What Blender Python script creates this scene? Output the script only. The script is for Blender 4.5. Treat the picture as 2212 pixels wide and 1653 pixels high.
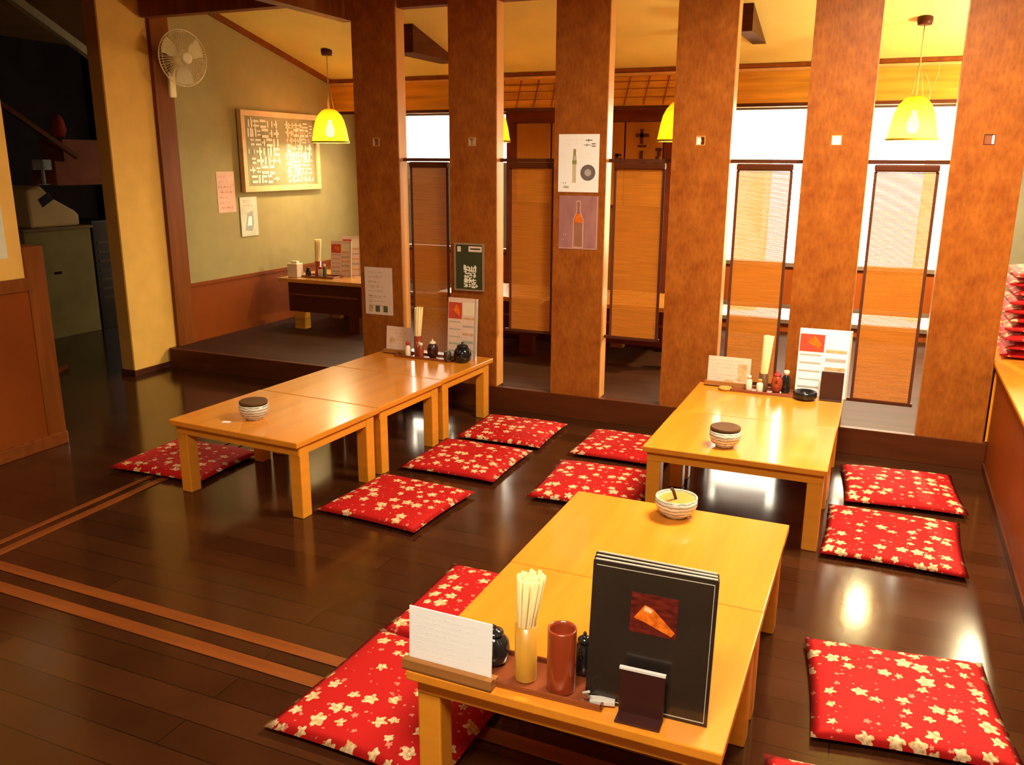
import bpy, bmesh, math, random
from mathutils import Vector, Matrix
C = bpy.context.scene.collection
PI = math.pi
for o in list(bpy.data.objects): bpy.data.objects.remove(o)

# ------------------------------------------------------------------ camera
cam = bpy.data.objects.new('camera', bpy.data.cameras.new('camera')); C.objects.link(cam)
Rm = [[0.9168, -0.1043, -0.3843], [0.3983, 0.2287, 0.8883], [0.0049, 0.9679, -0.2514]]
m3 = Matrix(((Rm[0][0], Rm[0][1], -Rm[0][2]), (Rm[1][0], Rm[1][1], -Rm[1][2]), (Rm[2][0], Rm[2][1], -Rm[2][2])))
cam.matrix_world = Matrix.Translation((0, 0, 1.65)) @ m3.to_quaternion().to_matrix().to_4x4()
cam.data.sensor_width = 36; cam.data.lens = 1848.6 / 2212 * 36
cam.data.clip_start = 0.05; cam.data.clip_end = 200
bpy.context.scene.camera = cam
vs = bpy.context.scene.view_settings
vs.view_transform = 'Standard'; vs.look = 'None'; vs.gamma = 1; vs.use_curve_mapping = False
vs.exposure = 0.45

# ------------------------------------------------------------------ world: bright overcast sky outside the windows
w = bpy.data.worlds.new('sky'); bpy.context.scene.world = w; w.use_nodes = True
nt = w.node_tree; bg = nt.nodes['Background']
bg.inputs[0].default_value = (1.0, 0.87, 0.66, 1); bg.inputs[1].default_value = 11.0

def area(name, loc, rot, sx, sy, power, col, portal=False):
    l = bpy.data.lights.new(name, 'AREA'); l.shape = 'RECTANGLE'; l.size = sx; l.size_y = sy
    l.energy = power; l.color = col
    if portal: l.cycles.is_portal = True
    o = bpy.data.objects.new(name, l); C.objects.link(o); o.location = loc; o.rotation_euler = rot
    return o
# ceiling fittings of the front room (all above the frame)
area('ceiling_light_near', (-0.3, 0.3, 2.72), (0, 0, 0), 1.2, 0.6, 88, (1.0, 0.86, 0.64))
area('ceiling_light_right', (0.1, 3.7, 2.72), (0, 0, 0), 0.9, 0.5, 125, (1.0, 0.82, 0.54))
area('ceiling_light_left', (-3.2, 2.2, 2.72), (0, 0, 0), 0.9, 0.5, 12, (1.0, 0.74, 0.42))
l = bpy.data.lights.new('rear_ceiling_fill', 'POINT'); l.energy = 105; l.color = (1.0, 0.84, 0.50); l.shadow_soft_size = 0.12
o = bpy.data.objects.new('rear_ceiling_fill', l); C.objects.link(o); o.location = (0.98, 6.5, 1.95)   # added fill with no fitting, brightens the right of the rear ceiling
area('window_portal_left', (-4.3, 8.12, 1.43), (-PI/2, 0, 0), 1.5, 1.4, 1, (1, 1, 1), True)
area('window_portal_right', (-0.42, 8.12, 1.43), (-PI/2, 0, 0), 1.95, 1.4, 1, (1, 1, 1), True)

# ------------------------------------------------------------------ materials
MATS = {}
def base_mat(name):
    m = bpy.data.materials.new(name); m.use_nodes = True
    n = m.node_tree.nodes; l = m.node_tree.links
    return m, n, l, n['Principled BSDF']
def coords(n, l, scale=(1, 1, 1), kind='Object'):
    tc = n.new('ShaderNodeTexCoord'); mp = n.new('ShaderNodeMapping'); mp.inputs['Scale'].default_value = scale
    l.new(tc.outputs[kind], mp.inputs[0]); return mp
def mat(name, col, rough=0.5, scale=(6, 6, 6), var=0.18, detail=4, bump=0.0, metal=0, coat=0, trans=0, alpha=None, contrast=0.25, spec=0.5):
    if name in MATS: return MATS[name]
    m, n, l, b = base_mat(name)
    mp = coords(n, l, scale)
    nz = n.new('ShaderNodeTexNoise'); nz.inputs['Scale'].default_value = 1; nz.inputs['Detail'].default_value = detail
    l.new(mp.outputs[0], nz.inputs['Vector'])
    cr = n.new('ShaderNodeValToRGB')
    cr.color_ramp.elements[0].position = 0.5 - contrast; cr.color_ramp.elements[1].position = 0.5 + contrast
    cr.color_ramp.elements[0].color = tuple(c * (1 - var) for c in col) + (1,)
    cr.color_ramp.elements[1].color = tuple(min(1, c * (1 + var)) for c in col) + (1,)
    l.new(nz.outputs['Fac'], cr.inputs[0]); l.new(cr.outputs[0], b.inputs['Base Color'])
    b.inputs['Roughness'].default_value = rough; b.inputs['Metallic'].default_value = metal
    b.inputs['Coat Weight'].default_value = coat; b.inputs['Coat Roughness'].default_value = 0.08
    if spec == 0.5 and rough >= 0.36 and not coat and not metal: spec = 0.14
    b.inputs['Specular IOR Level'].default_value = spec
    b.inputs['Transmission Weight'].default_value = trans
    if bump:
        bp = n.new('ShaderNodeBump'); bp.inputs['Strength'].default_value = bump; bp.inputs['Distance'].default_value = 0.004
        l.new(nz.outputs['Fac'], bp.inputs['Height']); l.new(bp.outputs[0], b.inputs['Normal'])
    MATS[name] = m; return m
def add_translucent(m, col, fac):
    n = m.node_tree.nodes; l = m.node_tree.links
    tr = n.new('ShaderNodeBsdfTranslucent'); tr.inputs[0].default_value = col + (1,)
    mx = n.new('ShaderNodeMixShader'); mx.inputs[0].default_value = fac
    l.new(n['Principled BSDF'].outputs[0], mx.inputs[1]); l.new(tr.outputs[0], mx.inputs[2])
    l.new(mx.outputs[0], n['Material Output'].inputs[0]); return m

table_wood = mat('honey_lacquered_wood', (0.76, 0.275, 0.022), 0.24, (22, 1.6, 22), 0.10, 6, coat=0.35)
table_edge = mat('honey_wood_edge', (0.78, 0.30, 0.022), 0.35, (3, 3, 30), 0.08, 4, coat=0.15)
booth_wood = mat('booth_table_wood', (0.62, 0.27, 0.05), 0.25, (2, 20, 20), 0.12, 5, coat=0.5)
booth_base = mat('booth_table_base_wood', (0.085, 0.020, 0.005), 0.45, (3, 3, 20), 0.2)
dark_wood = mat('dark_brown_wood', (0.080, 0.022, 0.010), 0.4, (3, 3, 18), 0.3)
post_wood = mat('reddish_post_wood', (0.21, 0.058, 0.009), 0.45, (18, 18, 2), 0.25)
wain = mat('wainscot_wood', (0.235, 0.052, 0.007), 0.42, (9, 1.5, 1.5), 0.22, 5)
band_wood = mat('amber_band_wood', (0.54, 0.26, 0.030), 0.4, (1.2, 1.2, 16), 0.28, 6, contrast=0.15)
track_wood = mat('track_wood', (0.21, 0.055, 0.011), 0.25, (2, 22, 22), 0.25, 5)
trim_pale = mat('pale_trim_wood', (0.60, 0.33, 0.11), 0.4, (10, 10, 2), 0.12)
ceil_m = mat('ochre_ceiling_plaster', (0.92, 0.79, 0.25), 0.8, (2, 2, 2), 0.08)
ceil_front = mat('front_ceiling_board', (0.35, 0.18, 0.06), 0.8, (2, 2, 2), 0.1)
cream = mat('cream_plaster', (0.82, 0.50, 0.12), 0.75, (7, 7, 7), 0.07, 6, bump=0.1)
ochre = mat('ochre_plaster', (0.50, 0.24, 0.05), 0.75, (7, 7, 7), 0.07, 6)
green = mat('olive_green_plaster', (0.36, 0.30, 0.13), 0.8, (7, 7, 7), 0.06, 6, bump=0.1)
grey_wall = mat('grey_plaster', (0.15, 0.135, 0.10), 0.8, (5, 5, 5), 0.07)
shadow_wall = mat('passage_shade', (0.020, 0.012, 0.010), 0.7, (3, 3, 3), 0.3)  # near black: the gloom of the passage is put into the wall colour
black = mat('black_plastic', (0.012, 0.010, 0.010), 0.3, (20, 20, 20), 0.2)
black_soft = mat('black_glaze', (0.012, 0.012, 0.014), 0.12, (20, 20, 20), 0.2)
white = mat('white_paper', (0.92, 0.94, 0.96), 0.6, (9, 9, 9), 0.02)
paper_pink = mat('pale_pink_paper', (0.75, 0.56, 0.46), 0.6, (14, 14, 14), 0.05)
paper_cream = mat('cream_paper', (0.80, 0.72, 0.52), 0.6, (14, 14, 14), 0.06)
paper_mauve = mat('mauve_paper', (0.36, 0.17, 0.17), 0.55, (16, 16, 8), 0.18)
ink = mat('dark_ink', (0.05, 0.04, 0.035), 0.6, (30, 30, 30), 0.2)
ink_grey = mat('grey_ink', (0.42, 0.40, 0.36), 0.6, (30, 30, 30), 0.1)
ink_light = mat('faint_ink', (0.84, 0.85, 0.86), 0.6, (30, 30, 30), 0.1)
ink_red = mat('red_print', (0.50, 0.07, 0.04), 0.5, (30, 30, 30), 0.2)
ink_orange = mat('orange_print', (0.95, 0.16, 0.012), 0.5, (60, 60, 60), 0.5)
ink_tan = mat('tan_print', (0.60, 0.38, 0.20), 0.5, (40, 40, 40), 0.35)
ink_green = mat('green_print', (0.10, 0.11, 0.04), 0.5, (30, 30, 30), 0.2)
chalk = mat('chalk_white', (0.85, 0.83, 0.70), 0.9, (30, 30, 30), 0.1)
chalk_pink = mat('chalk_pink', (0.80, 0.66, 0.55), 0.9, (30, 30, 30), 0.1)
slate = mat('blackboard_green', (0.050, 0.055, 0.022), 0.7, (4, 4, 4), 0.3)
slate_worn = mat('chalk_dusted_board', (0.30, 0.28, 0.17), 0.8, (5, 5, 5), 0.25)
frame_pale = mat('pale_board_frame', (0.76, 0.52, 0.25), 0.5, (12, 12, 12), 0.12)
bamboo_cut = mat('bamboo_holder', (0.55, 0.27, 0.03), 0.35, (20, 20, 3), 0.1, coat=0.3)
stick = mat('pale_chopstick_wood', (0.88, 0.70, 0.34), 0.5, (60, 60, 4), 0.1)
red_lacq = mat('red_brown_lacquer', (0.33, 0.050, 0.014), 0.25, (10, 10, 10), 0.12, coat=0.6)
red_bright = mat('red_cap', (0.50, 0.02, 0.015), 0.35, (10, 10, 10), 0.1)
tray_m = mat('tray_lacquer', (0.23, 0.055, 0.018), 0.25, (10, 10, 10), 0.12, coat=0.5)
card_base = mat('card_base_wood', (0.36, 0.15, 0.04), 0.4, (3, 20, 20), 0.15)
ceramic = mat('grey_white_ceramic', (0.66, 0.62, 0.50), 0.25, (10, 10, 10), 0.08, coat=0.4)
lid_wood = mat('brown_lid_wood', (0.12, 0.055, 0.022), 0.45, (20, 2, 20), 0.25)
lid_tan = mat('tan_lid_wood', (0.62, 0.33, 0.08), 0.4, (20, 2, 20), 0.15)
cream_cer = mat('cream_bottle', (0.86, 0.74, 0.58), 0.3, (10, 10, 10), 0.05)
chrome = mat('chrome', (0.75, 0.73, 0.70), 0.15, (10, 10, 10), 0.05, metal=1)
menu_m = mat('black_menu_cover', (0.020, 0.014, 0.012), 0.22, (6, 6, 6), 0.3, coat=0.4)
menu_edge = mat('clear_menu_edge', (0.55, 0.50, 0.42), 0.2, (6, 6, 6), 0.1)
maroon = mat('dark_maroon_stand', (0.045, 0.012, 0.010), 0.25, (6, 6, 6), 0.2)
fan_white = mat('yellowed_white_plastic', (0.95, 0.86, 0.56), 0.4, (5, 5, 5), 0.05)
fan_blade = mat('fan_blade_plastic', (0.75, 0.68, 0.42), 0.3, (5, 5, 5), 0.05)
steel_dark = mat('dark_metal', (0.09, 0.07, 0.05), 0.4, (8, 8, 8), 0.15, metal=0.6)
alu = mat('grey_window_frame', (0.14, 0.10, 0.08), 0.4, (8, 8, 8), 0.1)
counter_m = mat('olive_counter_panel', (0.42, 0.32, 0.11), 0.6, (4, 4, 4), 0.15)
beige_pl = mat('beige_machine_plastic', (0.95, 0.62, 0.24), 0.45, (4, 4, 4), 0.1)
noren = mat('amber_noren_cloth', (0.55, 0.23, 0.03), 0.8, (12, 12, 3), 0.12)
add_translucent(noren, (0.70, 0.30, 0.03), 0.35)
cord_m = mat('straw_cord', (0.55, 0.36, 0.12), 0.7, (30, 30, 30), 0.1)
outside_m = mat('outside_tan_wall', (0.75, 0.50, 0.28), 0.8, (1.2, 1.2, 1.2), 0.3, contrast=0.1)
outside_ground = mat('outside_pale_concrete', (0.82, 0.78, 0.70), 0.8, (2, 2, 2), 0.1)

def make_veneer():
    m, n, l, b = base_mat('mottled_veneer')
    mp = coords(n, l, (1, 1, 1))
    vo = n.new('ShaderNodeTexNoise'); vo.inputs['Scale'].default_value = 9; vo.inputs['Detail'].default_value = 7; vo.inputs['Roughness'].default_value = 0.7
    l.new(mp.outputs[0], vo.inputs['Vector'])
    cr = n.new('ShaderNodeValToRGB'); e = cr.color_ramp.elements
    e[0].position = 0.32; e[0].color = (0.27, 0.066, 0.009, 1); e[1].position = 0.70; e[1].color = (0.41, 0.128, 0.016, 1)
    l.new(vo.outputs['Fac'], cr.inputs[0])
    mp2 = coords(n, l, (60, 60, 22)); mp2.inputs['Rotation'].default_value = (0.2, 0.6, 0.3)
    v2 = n.new('ShaderNodeTexVoronoi'); v2.inputs['Scale'].default_value = 1; l.new(mp2.outputs[0], v2.inputs['Vector'])
    mx = n.new('ShaderNodeMix'); mx.data_type = 'RGBA'; mx.blend_type = 'MULTIPLY'; mx.inputs[0].default_value = 0.45
    l.new(cr.outputs[0], mx.inputs[6]); l.new(v2.outputs['Distance'], mx.inputs[7])
    hs = n.new('ShaderNodeMix'); hs.data_type = 'RGBA'; hs.inputs[0].default_value = 0.6
    l.new(cr.outputs[0], hs.inputs[6]); l.new(mx.outputs[2], hs.inputs[7])
    l.new(hs.outputs[2], b.inputs['Base Color'])
    bp = n.new('ShaderNodeBump'); bp.inputs['Strength'].default_value = 0.35; bp.inputs['Distance'].default_value = 0.002
    l.new(v2.outputs['Distance'], bp.inputs['Height']); l.new(bp.outputs[0], b.inputs['Normal'])
    b.inputs['Roughness'].default_value = 0.42; b.inputs['Specular IOR Level'].default_value = 0.14
    return m
veneer = make_veneer()

def make_floor():
    m, n, l, b = base_mat('dark_glossy_floorboards')
    mp = coords(n, l, (1, 1, 1))
    br = n.new('ShaderNodeTexBrick'); br.inputs['Scale'].default_value = 1
    br.inputs['Brick Width'].default_value = 1.8; br.inputs['Row Height'].default_value = 0.12; br.inputs['Mortar Size'].default_value = 0.0016
    br.inputs['Color1'].default_value = (0.046, 0.014, 0.0045, 1); br.inputs['Color2'].default_value = (0.066, 0.021, 0.007, 1)
    br.inputs['Mortar'].default_value = (0.012, 0.005, 0.003, 1)
    l.new(mp.outputs[0], br.inputs['Vector'])
    nz = n.new('ShaderNodeTexNoise'); nz.inputs['Scale'].default_value = 3.5; nz.inputs['Detail'].default_value = 6
    l.new(mp.outputs[0], nz.inputs['Vector'])
    mx = n.new('ShaderNodeMix'); mx.data_type = 'RGBA'; mx.blend_type = 'MULTIPLY'; mx.inputs[0].default_value = 0.5
    l.new(br.outputs['Color'], mx.inputs[6])
    cr0 = n.new('ShaderNodeValToRGB'); cr0.color_ramp.elements[0].color = (0.4, 0.4, 0.4, 1); cr0.color_ramp.elements[1].color = (1, 1, 1, 1)
    cr0.color_ramp.elements[0].position = 0.3; cr0.color_ramp.elements[1].position = 0.7
    l.new(nz.outputs['Fac'], cr0.inputs[0]); l.new(cr0.outputs[0], mx.inputs[7])
    l.new(mx.outputs[2], b.inputs['Base Color'])
    mr = n.new('ShaderNodeMapRange'); mr.inputs[3].default_value = 0.09; mr.inputs[4].default_value = 0.20
    l.new(nz.outputs['Fac'], mr.inputs[0]); l.new(mr.outputs[0], b.inputs['Roughness'])
    bp = n.new('ShaderNodeBump'); bp.inputs['Strength'].default_value = 0.03; bp.inputs['Distance'].default_value = 0.01
    l.new(nz.outputs['Fac'], bp.inputs['Height']); l.new(bp.outputs[0], b.inputs['Normal'])
    return m
floor_m = make_floor()

def make_cushion_mat():
    m, n, l, b = base_mat('red_flower_cloth')
    tc = n.new('ShaderNodeTexCoord'); oi = n.new('ShaderNodeObjectInfo')
    ad = n.new('ShaderNodeVectorMath'); ad.operation = 'ADD'
    sc = n.new('ShaderNodeVectorMath'); sc.operation = 'MULTIPLY'; sc.inputs[1].default_value = (1, 1, 0)
    l.new(tc.outputs['Object'], sc.inputs[0])
    cx = n.new('ShaderNodeCombineXYZ'); mm = n.new('ShaderNodeMath'); mm.operation = 'MULTIPLY'; mm.inputs[1].default_value = 17.3
    l.new(oi.outputs['Random'], mm.inputs[0]); l.new(mm.outputs[0], cx.inputs[0]); l.new(mm.outputs[0], cx.inputs[1])
    l.new(sc.outputs[0], ad.inputs[0]); l.new(cx.outputs[0], ad.inputs[1])
    nw = n.new('ShaderNodeTexNoise'); nw.inputs['Scale'].default_value = 28; l.new(ad.outputs[0], nw.inputs['Vector'])
    ws = n.new('ShaderNodeVectorMath'); ws.operation = 'SUBTRACT'; ws.inputs[1].default_value = (.5, .5, .5); l.new(nw.outputs['Color'], ws.inputs[0])
    wm = n.new('ShaderNodeVectorMath'); wm.operation = 'MULTIPLY'; wm.inputs[1].default_value = (.035, .035, 0); l.new(ws.outputs[0], wm.inputs[0])
    wp = n.new('ShaderNodeVectorMath'); wp.operation = 'ADD'; l.new(ad.outputs[0], wp.inputs[0]); l.new(wm.outputs[0], wp.inputs[1])
    def layer(scale, r0, amp, petals, thresh, warp=0.0):
        vec = wp.outputs[0]
        vo = n.new('ShaderNodeTexVoronoi'); vo.voronoi_dimensions = '2D'; vo.inputs['Scale'].default_value = scale; vo.inputs['Randomness'].default_value = 0.72
        l.new(vec, vo.inputs['Vector'])
        s1 = n.new('ShaderNodeVectorMath'); s1.operation = 'SUBTRACT'
        l.new(vec, s1.inputs[0]); l.new(vo.outputs['Position'], s1.inputs[1])
        sp = n.new('ShaderNodeSeparateXYZ'); l.new(s1.outputs[0], sp.inputs[0])
        at = n.new('ShaderNodeMath'); at.operation = 'ARCTAN2'; l.new(sp.outputs[1], at.inputs[0]); l.new(sp.outputs[0], at.inputs[1])
        sc2 = n.new('ShaderNodeSeparateColor'); l.new(vo.outputs['Color'], sc2.inputs[0])
        ph = n.new('ShaderNodeMath'); ph.operation = 'MULTIPLY'; ph.inputs[1].default_value = 6.28; l.new(sc2.outputs[0], ph.inputs[0])
        m5 = n.new('ShaderNodeMath'); m5.operation = 'MULTIPLY_ADD'; m5.inputs[1].default_value = petals
        l.new(at.outputs[0], m5.inputs[0]); l.new(ph.outputs[0], m5.inputs[2])
        cs = n.new('ShaderNodeMath'); cs.operation = 'COSINE'; l.new(m5.outputs[0], cs.inputs[0])
        rr = n.new('ShaderNodeMath'); rr.operation = 'MULTIPLY_ADD'; rr.inputs[1].default_value = amp; rr.inputs[2].default_value = r0
        l.new(cs.outputs[0], rr.inputs[0])
        szz = n.new('ShaderNodeMath'); szz.operation = 'MULTIPLY_ADD'; szz.inputs[1].default_value = 0.7; szz.inputs[2].default_value = 0.6
        l.new(sc2.outputs[2], szz.inputs[0])
        r2 = n.new('ShaderNodeMath'); r2.operation = 'MULTIPLY'; l.new(rr.outputs[0], r2.inputs[0]); l.new(szz.outputs[0], r2.inputs[1])
        ln = n.new('ShaderNodeVectorMath'); ln.operation = 'LENGTH'; l.new(s1.outputs[0], ln.inputs[0])
        lt = n.new('ShaderNodeMath'); lt.operation = 'LESS_THAN'; l.new(ln.outputs['Value'], lt.inputs[0]); l.new(r2.outputs[0], lt.inputs[1])
        th = n.new('ShaderNodeMath'); th.operation = 'GREATER_THAN'; th.inputs[1].default_value = thresh; l.new(sc2.outputs[1], th.inputs[0])
        ml = n.new('ShaderNodeMath'); ml.operation = 'MULTIPLY'; l.new(lt.outputs[0], ml.inputs[0]); l.new(th.outputs[0], ml.inputs[1])
        return ml.outputs[0]
    a = layer(8.2, 0.033, 0.008, 5, 0.26); c = layer(22, 0.0050, 0.0015, 5, 0.74)
    d = layer(9.5, 0.013, 0.004, 5, 0.50)
    nz = n.new('ShaderNodeTexNoise'); nz.inputs['Scale'].default_value = 45; l.new(tc.outputs['Object'], nz.inputs['Vector'])
    crf = n.new('ShaderNodeValToRGB'); crf.color_ramp.elements[0].color = (0.50, 0.30, 0.11, 1); crf.color_ramp.elements[1].color = (0.85, 0.62, 0.36, 1)
    crf.color_ramp.elements[0].position = 0.35; crf.color_ramp.elements[1].position = 0.6
    l.new(nz.outputs['Fac'], crf.inputs[0])
    m1 = n.new('ShaderNodeMix'); m1.data_type = 'RGBA'; m1.inputs[6].default_value = (0.45, 0.008, 0.007, 1); m1.inputs[7].default_value = (0.70, 0.22, 0.14, 1)
    mxx = n.new('ShaderNodeMath'); mxx.operation = 'MAXIMUM'; l.new(c, mxx.inputs[0]); l.new(d, mxx.inputs[1])
    l.new(mxx.outputs[0], m1.inputs[0])
    m2 = n.new('ShaderNodeMix'); m2.data_type = 'RGBA'; l.new(a, m2.inputs[0]); l.new(m1.outputs[2], m2.inputs[6]); l.new(crf.outputs[0], m2.inputs[7])
    l.new(m2.outputs[2], b.inputs['Base Color']); b.inputs['Roughness'].default_value = 0.75
    b.inputs['Specular IOR Level'].default_value = 0.2
    bp = n.new('ShaderNodeBump'); bp.inputs['Strength'].default_value = 0.15; bp.inputs['Distance'].default_value = 0.003
    nz2 = n.new('ShaderNodeTexNoise'); nz2.inputs['Scale'].default_value = 14; l.new(tc.outputs['Object'], nz2.inputs['Vector'])
    l.new(nz2.outputs['Fac'], bp.inputs['Height']); l.new(bp.outputs[0], b.inputs['Normal'])
    return m
cushion_m = make_cushion_mat()

def make_bamboo():
    m = mat('bamboo_slat', (0.52, 0.195, 0.022), 0.85, (4, 4, 160), 0.25, 3, spec=0.1)
    add_translucent(m, (0.80, 0.40, 0.08), 0.25); return m
bamboo = make_bamboo()
binding = mat('dark_blind_binding', (0.10, 0.030, 0.014), 0.7, (20, 20, 20), 0.15)

def make_shade():
    m, n, l, b = base_mat('woven_yellow_shade')
    b.inputs['Base Color'].default_value = (0.85, 0.50, 0.03, 1); b.inputs['Roughness'].default_value = 0.6
    mp = coords(n, l, (1, 1, 1)); wv = n.new('ShaderNodeTexWave'); wv.bands_direction = 'Z'; wv.inputs['Scale'].default_value = 30; wv.inputs['Distortion'].default_value = 1.5
    l.new(mp.outputs[0], wv.inputs['Vector'])
    cr = n.new('ShaderNodeValToRGB'); cr.color_ramp.elements[0].color = (0.80, 0.36, 0.008, 1); cr.color_ramp.elements[1].color = (0.98, 0.62, 0.02, 1)
    l.new(wv.outputs['Fac'], cr.inputs[0]); l.new(cr.outputs[0], b.inputs['Base Color'])
    tr = n.new('ShaderNodeBsdfTranslucent'); l.new(cr.outputs[0], tr.inputs[0])
    mx = n.new('ShaderNodeMixShader'); mx.inputs[0].default_value = 0.55
    l.new(b.outputs[0], mx.inputs[1]); l.new(tr.outputs[0], mx.inputs[2])
    tp = n.new('ShaderNodeBsdfTransparent'); m4 = n.new('ShaderNodeMixShader'); m4.inputs[0].default_value = 0.16
    l.new(mx.outputs[0], m4.inputs[1]); l.new(tp.outputs[0], m4.inputs[2]); l.new(m4.outputs[0], n['Material Output'].inputs[0])
    return m
shade_m = make_shade()
def make_bulb():
    m, n, l, b = base_mat('lit_bulb'); b.inputs['Emission Color'].default_value = (1, 0.80, 0.38, 1); b.inputs['Emission Strength'].default_value = 45
    return m
bulb_m = make_bulb()
def make_glass():
    m, n, l, b = base_mat('window_glass'); 
    t = n.new('ShaderNodeBsdfTransparent'); t.inputs[0].default_value = (0.96, 0.97, 0.96, 1)
    g = n.new('ShaderNodeBsdfGlossy'); g.inputs['Roughness'].default_value = 0.02
    fr = n.new('ShaderNodeFresnel'); fr.inputs[0].default_value = 1.45
    mx = n.new('ShaderNodeMixShader'); l.new(fr.outputs[0], mx.inputs[0]); l.new(t.outputs[0], mx.inputs[1]); l.new(g.outputs[0], mx.inputs[2])
    l.new(mx.outputs[0], n['Material Output'].inputs[0]); n.remove(b); return m
glass_m = make_glass()
def make_striped():
    m, n, l, b = base_mat('striped_ceramic'); mp = coords(n, l, (1, 1, 1))
    wv = n.new('ShaderNodeTexWave'); wv.bands_direction = 'Z'; wv.inputs['Scale'].default_value = 22; wv.inputs['Distortion'].default_value = 3; wv.inputs['Detail Scale'].default_value = 2
    l.new(mp.outputs[0], wv.inputs['Vector'])
    cr = n.new('ShaderNodeValToRGB'); cr.color_ramp.elements[0].position = 0.10; cr.color_ramp.elements[0].color = (0.26, 0.26, 0.22, 1)
    cr.color_ramp.elements[1].position = 0.5; cr.color_ramp.elements[1].color = (0.70, 0.66, 0.54, 1)
    l.new(wv.outputs['Fac'], cr.inputs[0]); l.new(cr.outputs[0], b.inputs['Base Color']); b.inputs['Roughness'].default_value = 0.2
    return m
striped = make_striped()

# ------------------------------------------------------------------ mesh helpers
class MB:
    def __init__(s): s.v = []; s.f = []; s.m = []; s.sm = []
    def quad_box(s, p, mi=0):
        b = len(s.v); s.v += [tuple(q) for q in p]
        for f in ((0, 3, 2, 1), (4, 5, 6, 7), (0, 1, 5, 4), (1, 2, 6, 5), (2, 3, 7, 6), (3, 0, 4, 7)):
            s.f.append(tuple(b + i for i in f)); s.m.append(mi); s.sm.append(False)
        return s
    def box(s, x0, x1, y0, y1, z0, z1, mi=0, M=None):
        p = [(x0, y0, z0), (x1, y0, z0), (x1, y1, z0), (x0, y1, z0), (x0, y0, z1), (x1, y0, z1), (x1, y1, z1), (x0, y1, z1)]
        if M is not None: p = [tuple(M @ Vector(q)) for q in p]
        return s.quad_box(p, mi)
    def lathe(s, prof, seg=32, c=(0, 0, 0), mi=0, M=None, cap0=True, cap1=True, smooth=True):
        b = len(s.v); k = len(prof)
        for r, z in prof:
            for i in range(seg):
                a = 2 * PI * i / seg; p = Vector((c[0] + r * math.cos(a), c[1] + r * math.sin(a), c[2] + z))
                if M is not None: p = M @ p
                s.v.append(tuple(p))
        for j in range(k - 1):
            for i in range(seg):
                i2 = (i + 1) % seg
                s.f.append((b + j * seg + i, b + j * seg + i2, b + (j + 1) * seg + i2, b + (j + 1) * seg + i)); s.m.append(mi); s.sm.append(smooth)
        if cap0: s.f.append(tuple(b + i for i in reversed(range(seg)))); s.m.append(mi); s.sm.append(False)
        if cap1: s.f.append(tuple(b + (k - 1) * seg + i for i in range(seg))); s.m.append(mi); s.sm.append(False)
        return s
    def tube(s, pts, r, seg=8, mi=0):
        pts = [Vector(p) for p in pts]
        b = len(s.v); rings = []
        up = Vector((0.13, 0.27, 1)).normalized()
        for i, p in enumerate(pts):
            d = (pts[min(i + 1, len(pts) - 1)] - pts[max(i - 1, 0)]).normalized()
            a = d.cross(up)
            if a.length < 1e-3: a = d.cross(Vector((1, 0, 0)))
            a.normalize(); c = d.cross(a)
            rr = r[i] if isinstance(r, (list, tuple)) else r
            for j in range(seg):
                t = 2 * PI * j / seg; s.v.append(tuple(p + rr * (math.cos(t) * a + math.sin(t) * c)))
        for i in range(len(pts) - 1):
            for j in range(seg):
                j2 = (j + 1) % seg
                s.f.append((b + i * seg + j, b + i * seg + j2, b + (i + 1) * seg + j2, b + (i + 1) * seg + j)); s.m.append(mi); s.sm.append(True)
        s.f.append(tuple(b + j for j in reversed(range(seg)))); s.m.append(mi); s.sm.append(False)
        s.f.append(tuple(b + (len(pts) - 1) * seg + j for j in range(seg))); s.m.append(mi); s.sm.append(False)
        return s
    def prism(s, poly, y0, y1, mi=0, M=None):
        # poly in XZ, extruded along Y
        b = len(s.v); k = len(poly)
        for yy in (y0, y1):
            for x, z in poly:
                p = Vector((x, yy, z));
                if M is not None: p = M @ p
                s.v.append(tuple(p))
        s.f.append(tuple(b + i for i in range(k))); s.m.append(mi); s.sm.append(False)
        s.f.append(tuple(b + k + i for i in reversed(range(k)))); s.m.append(mi); s.sm.append(False)
        for i in range(k):
            j = (i + 1) % k; s.f.append((b + i, b + k + i, b + k + j, b + j)); s.m.append(mi); s.sm.append(False)
        return s
    def build(s, name, mats, parent=None, loc=(0, 0, 0), rot=(0, 0, 0), bevel=0.0, bseg=2):
        me = bpy.data.meshes.new(name); me.from_pydata(s.v, [], s.f)
        if not isinstance(mats, (list, tuple)): mats = [mats]
        for m in mats: me.materials.append(m)
        for i, p in enumerate(me.polygons): p.material_index = s.m[i]; p.use_smooth = s.sm[i]
        bm = bmesh.new(); bm.from_mesh(me); bmesh.ops.recalc_face_normals(bm, faces=bm.faces); bm.to_mesh(me); bm.free()
        me.update()
        o = bpy.data.objects.new(name, me); C.objects.link(o); o.location = loc; o.rotation_euler = rot
        if parent: o.parent = parent
        if bevel:
            b = o.modifiers.new('bevel', 'BEVEL'); b.width = bevel; b.segments = bseg; b.limit_method = 'ANGLE'; b.angle_limit = 0.9
        return o
def thing(name, label, cat, loc=(0, 0, 0), rotz=0, group=None):
    o = bpy.data.objects.new(name, None); C.objects.link(o); o.location = loc; o.rotation_euler = (0, 0, rotz)
    o.empty_display_size = 0.05
    return tag(o, label, cat, group)
def tag(o, label, cat, group=None):
    o['label'] = label; o['category'] = cat
    if group: o['group'] = group
    return o
def struct(o, label=None):
    o['kind'] = 'structure'
    if label: o['label'] = label
    return o
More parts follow.
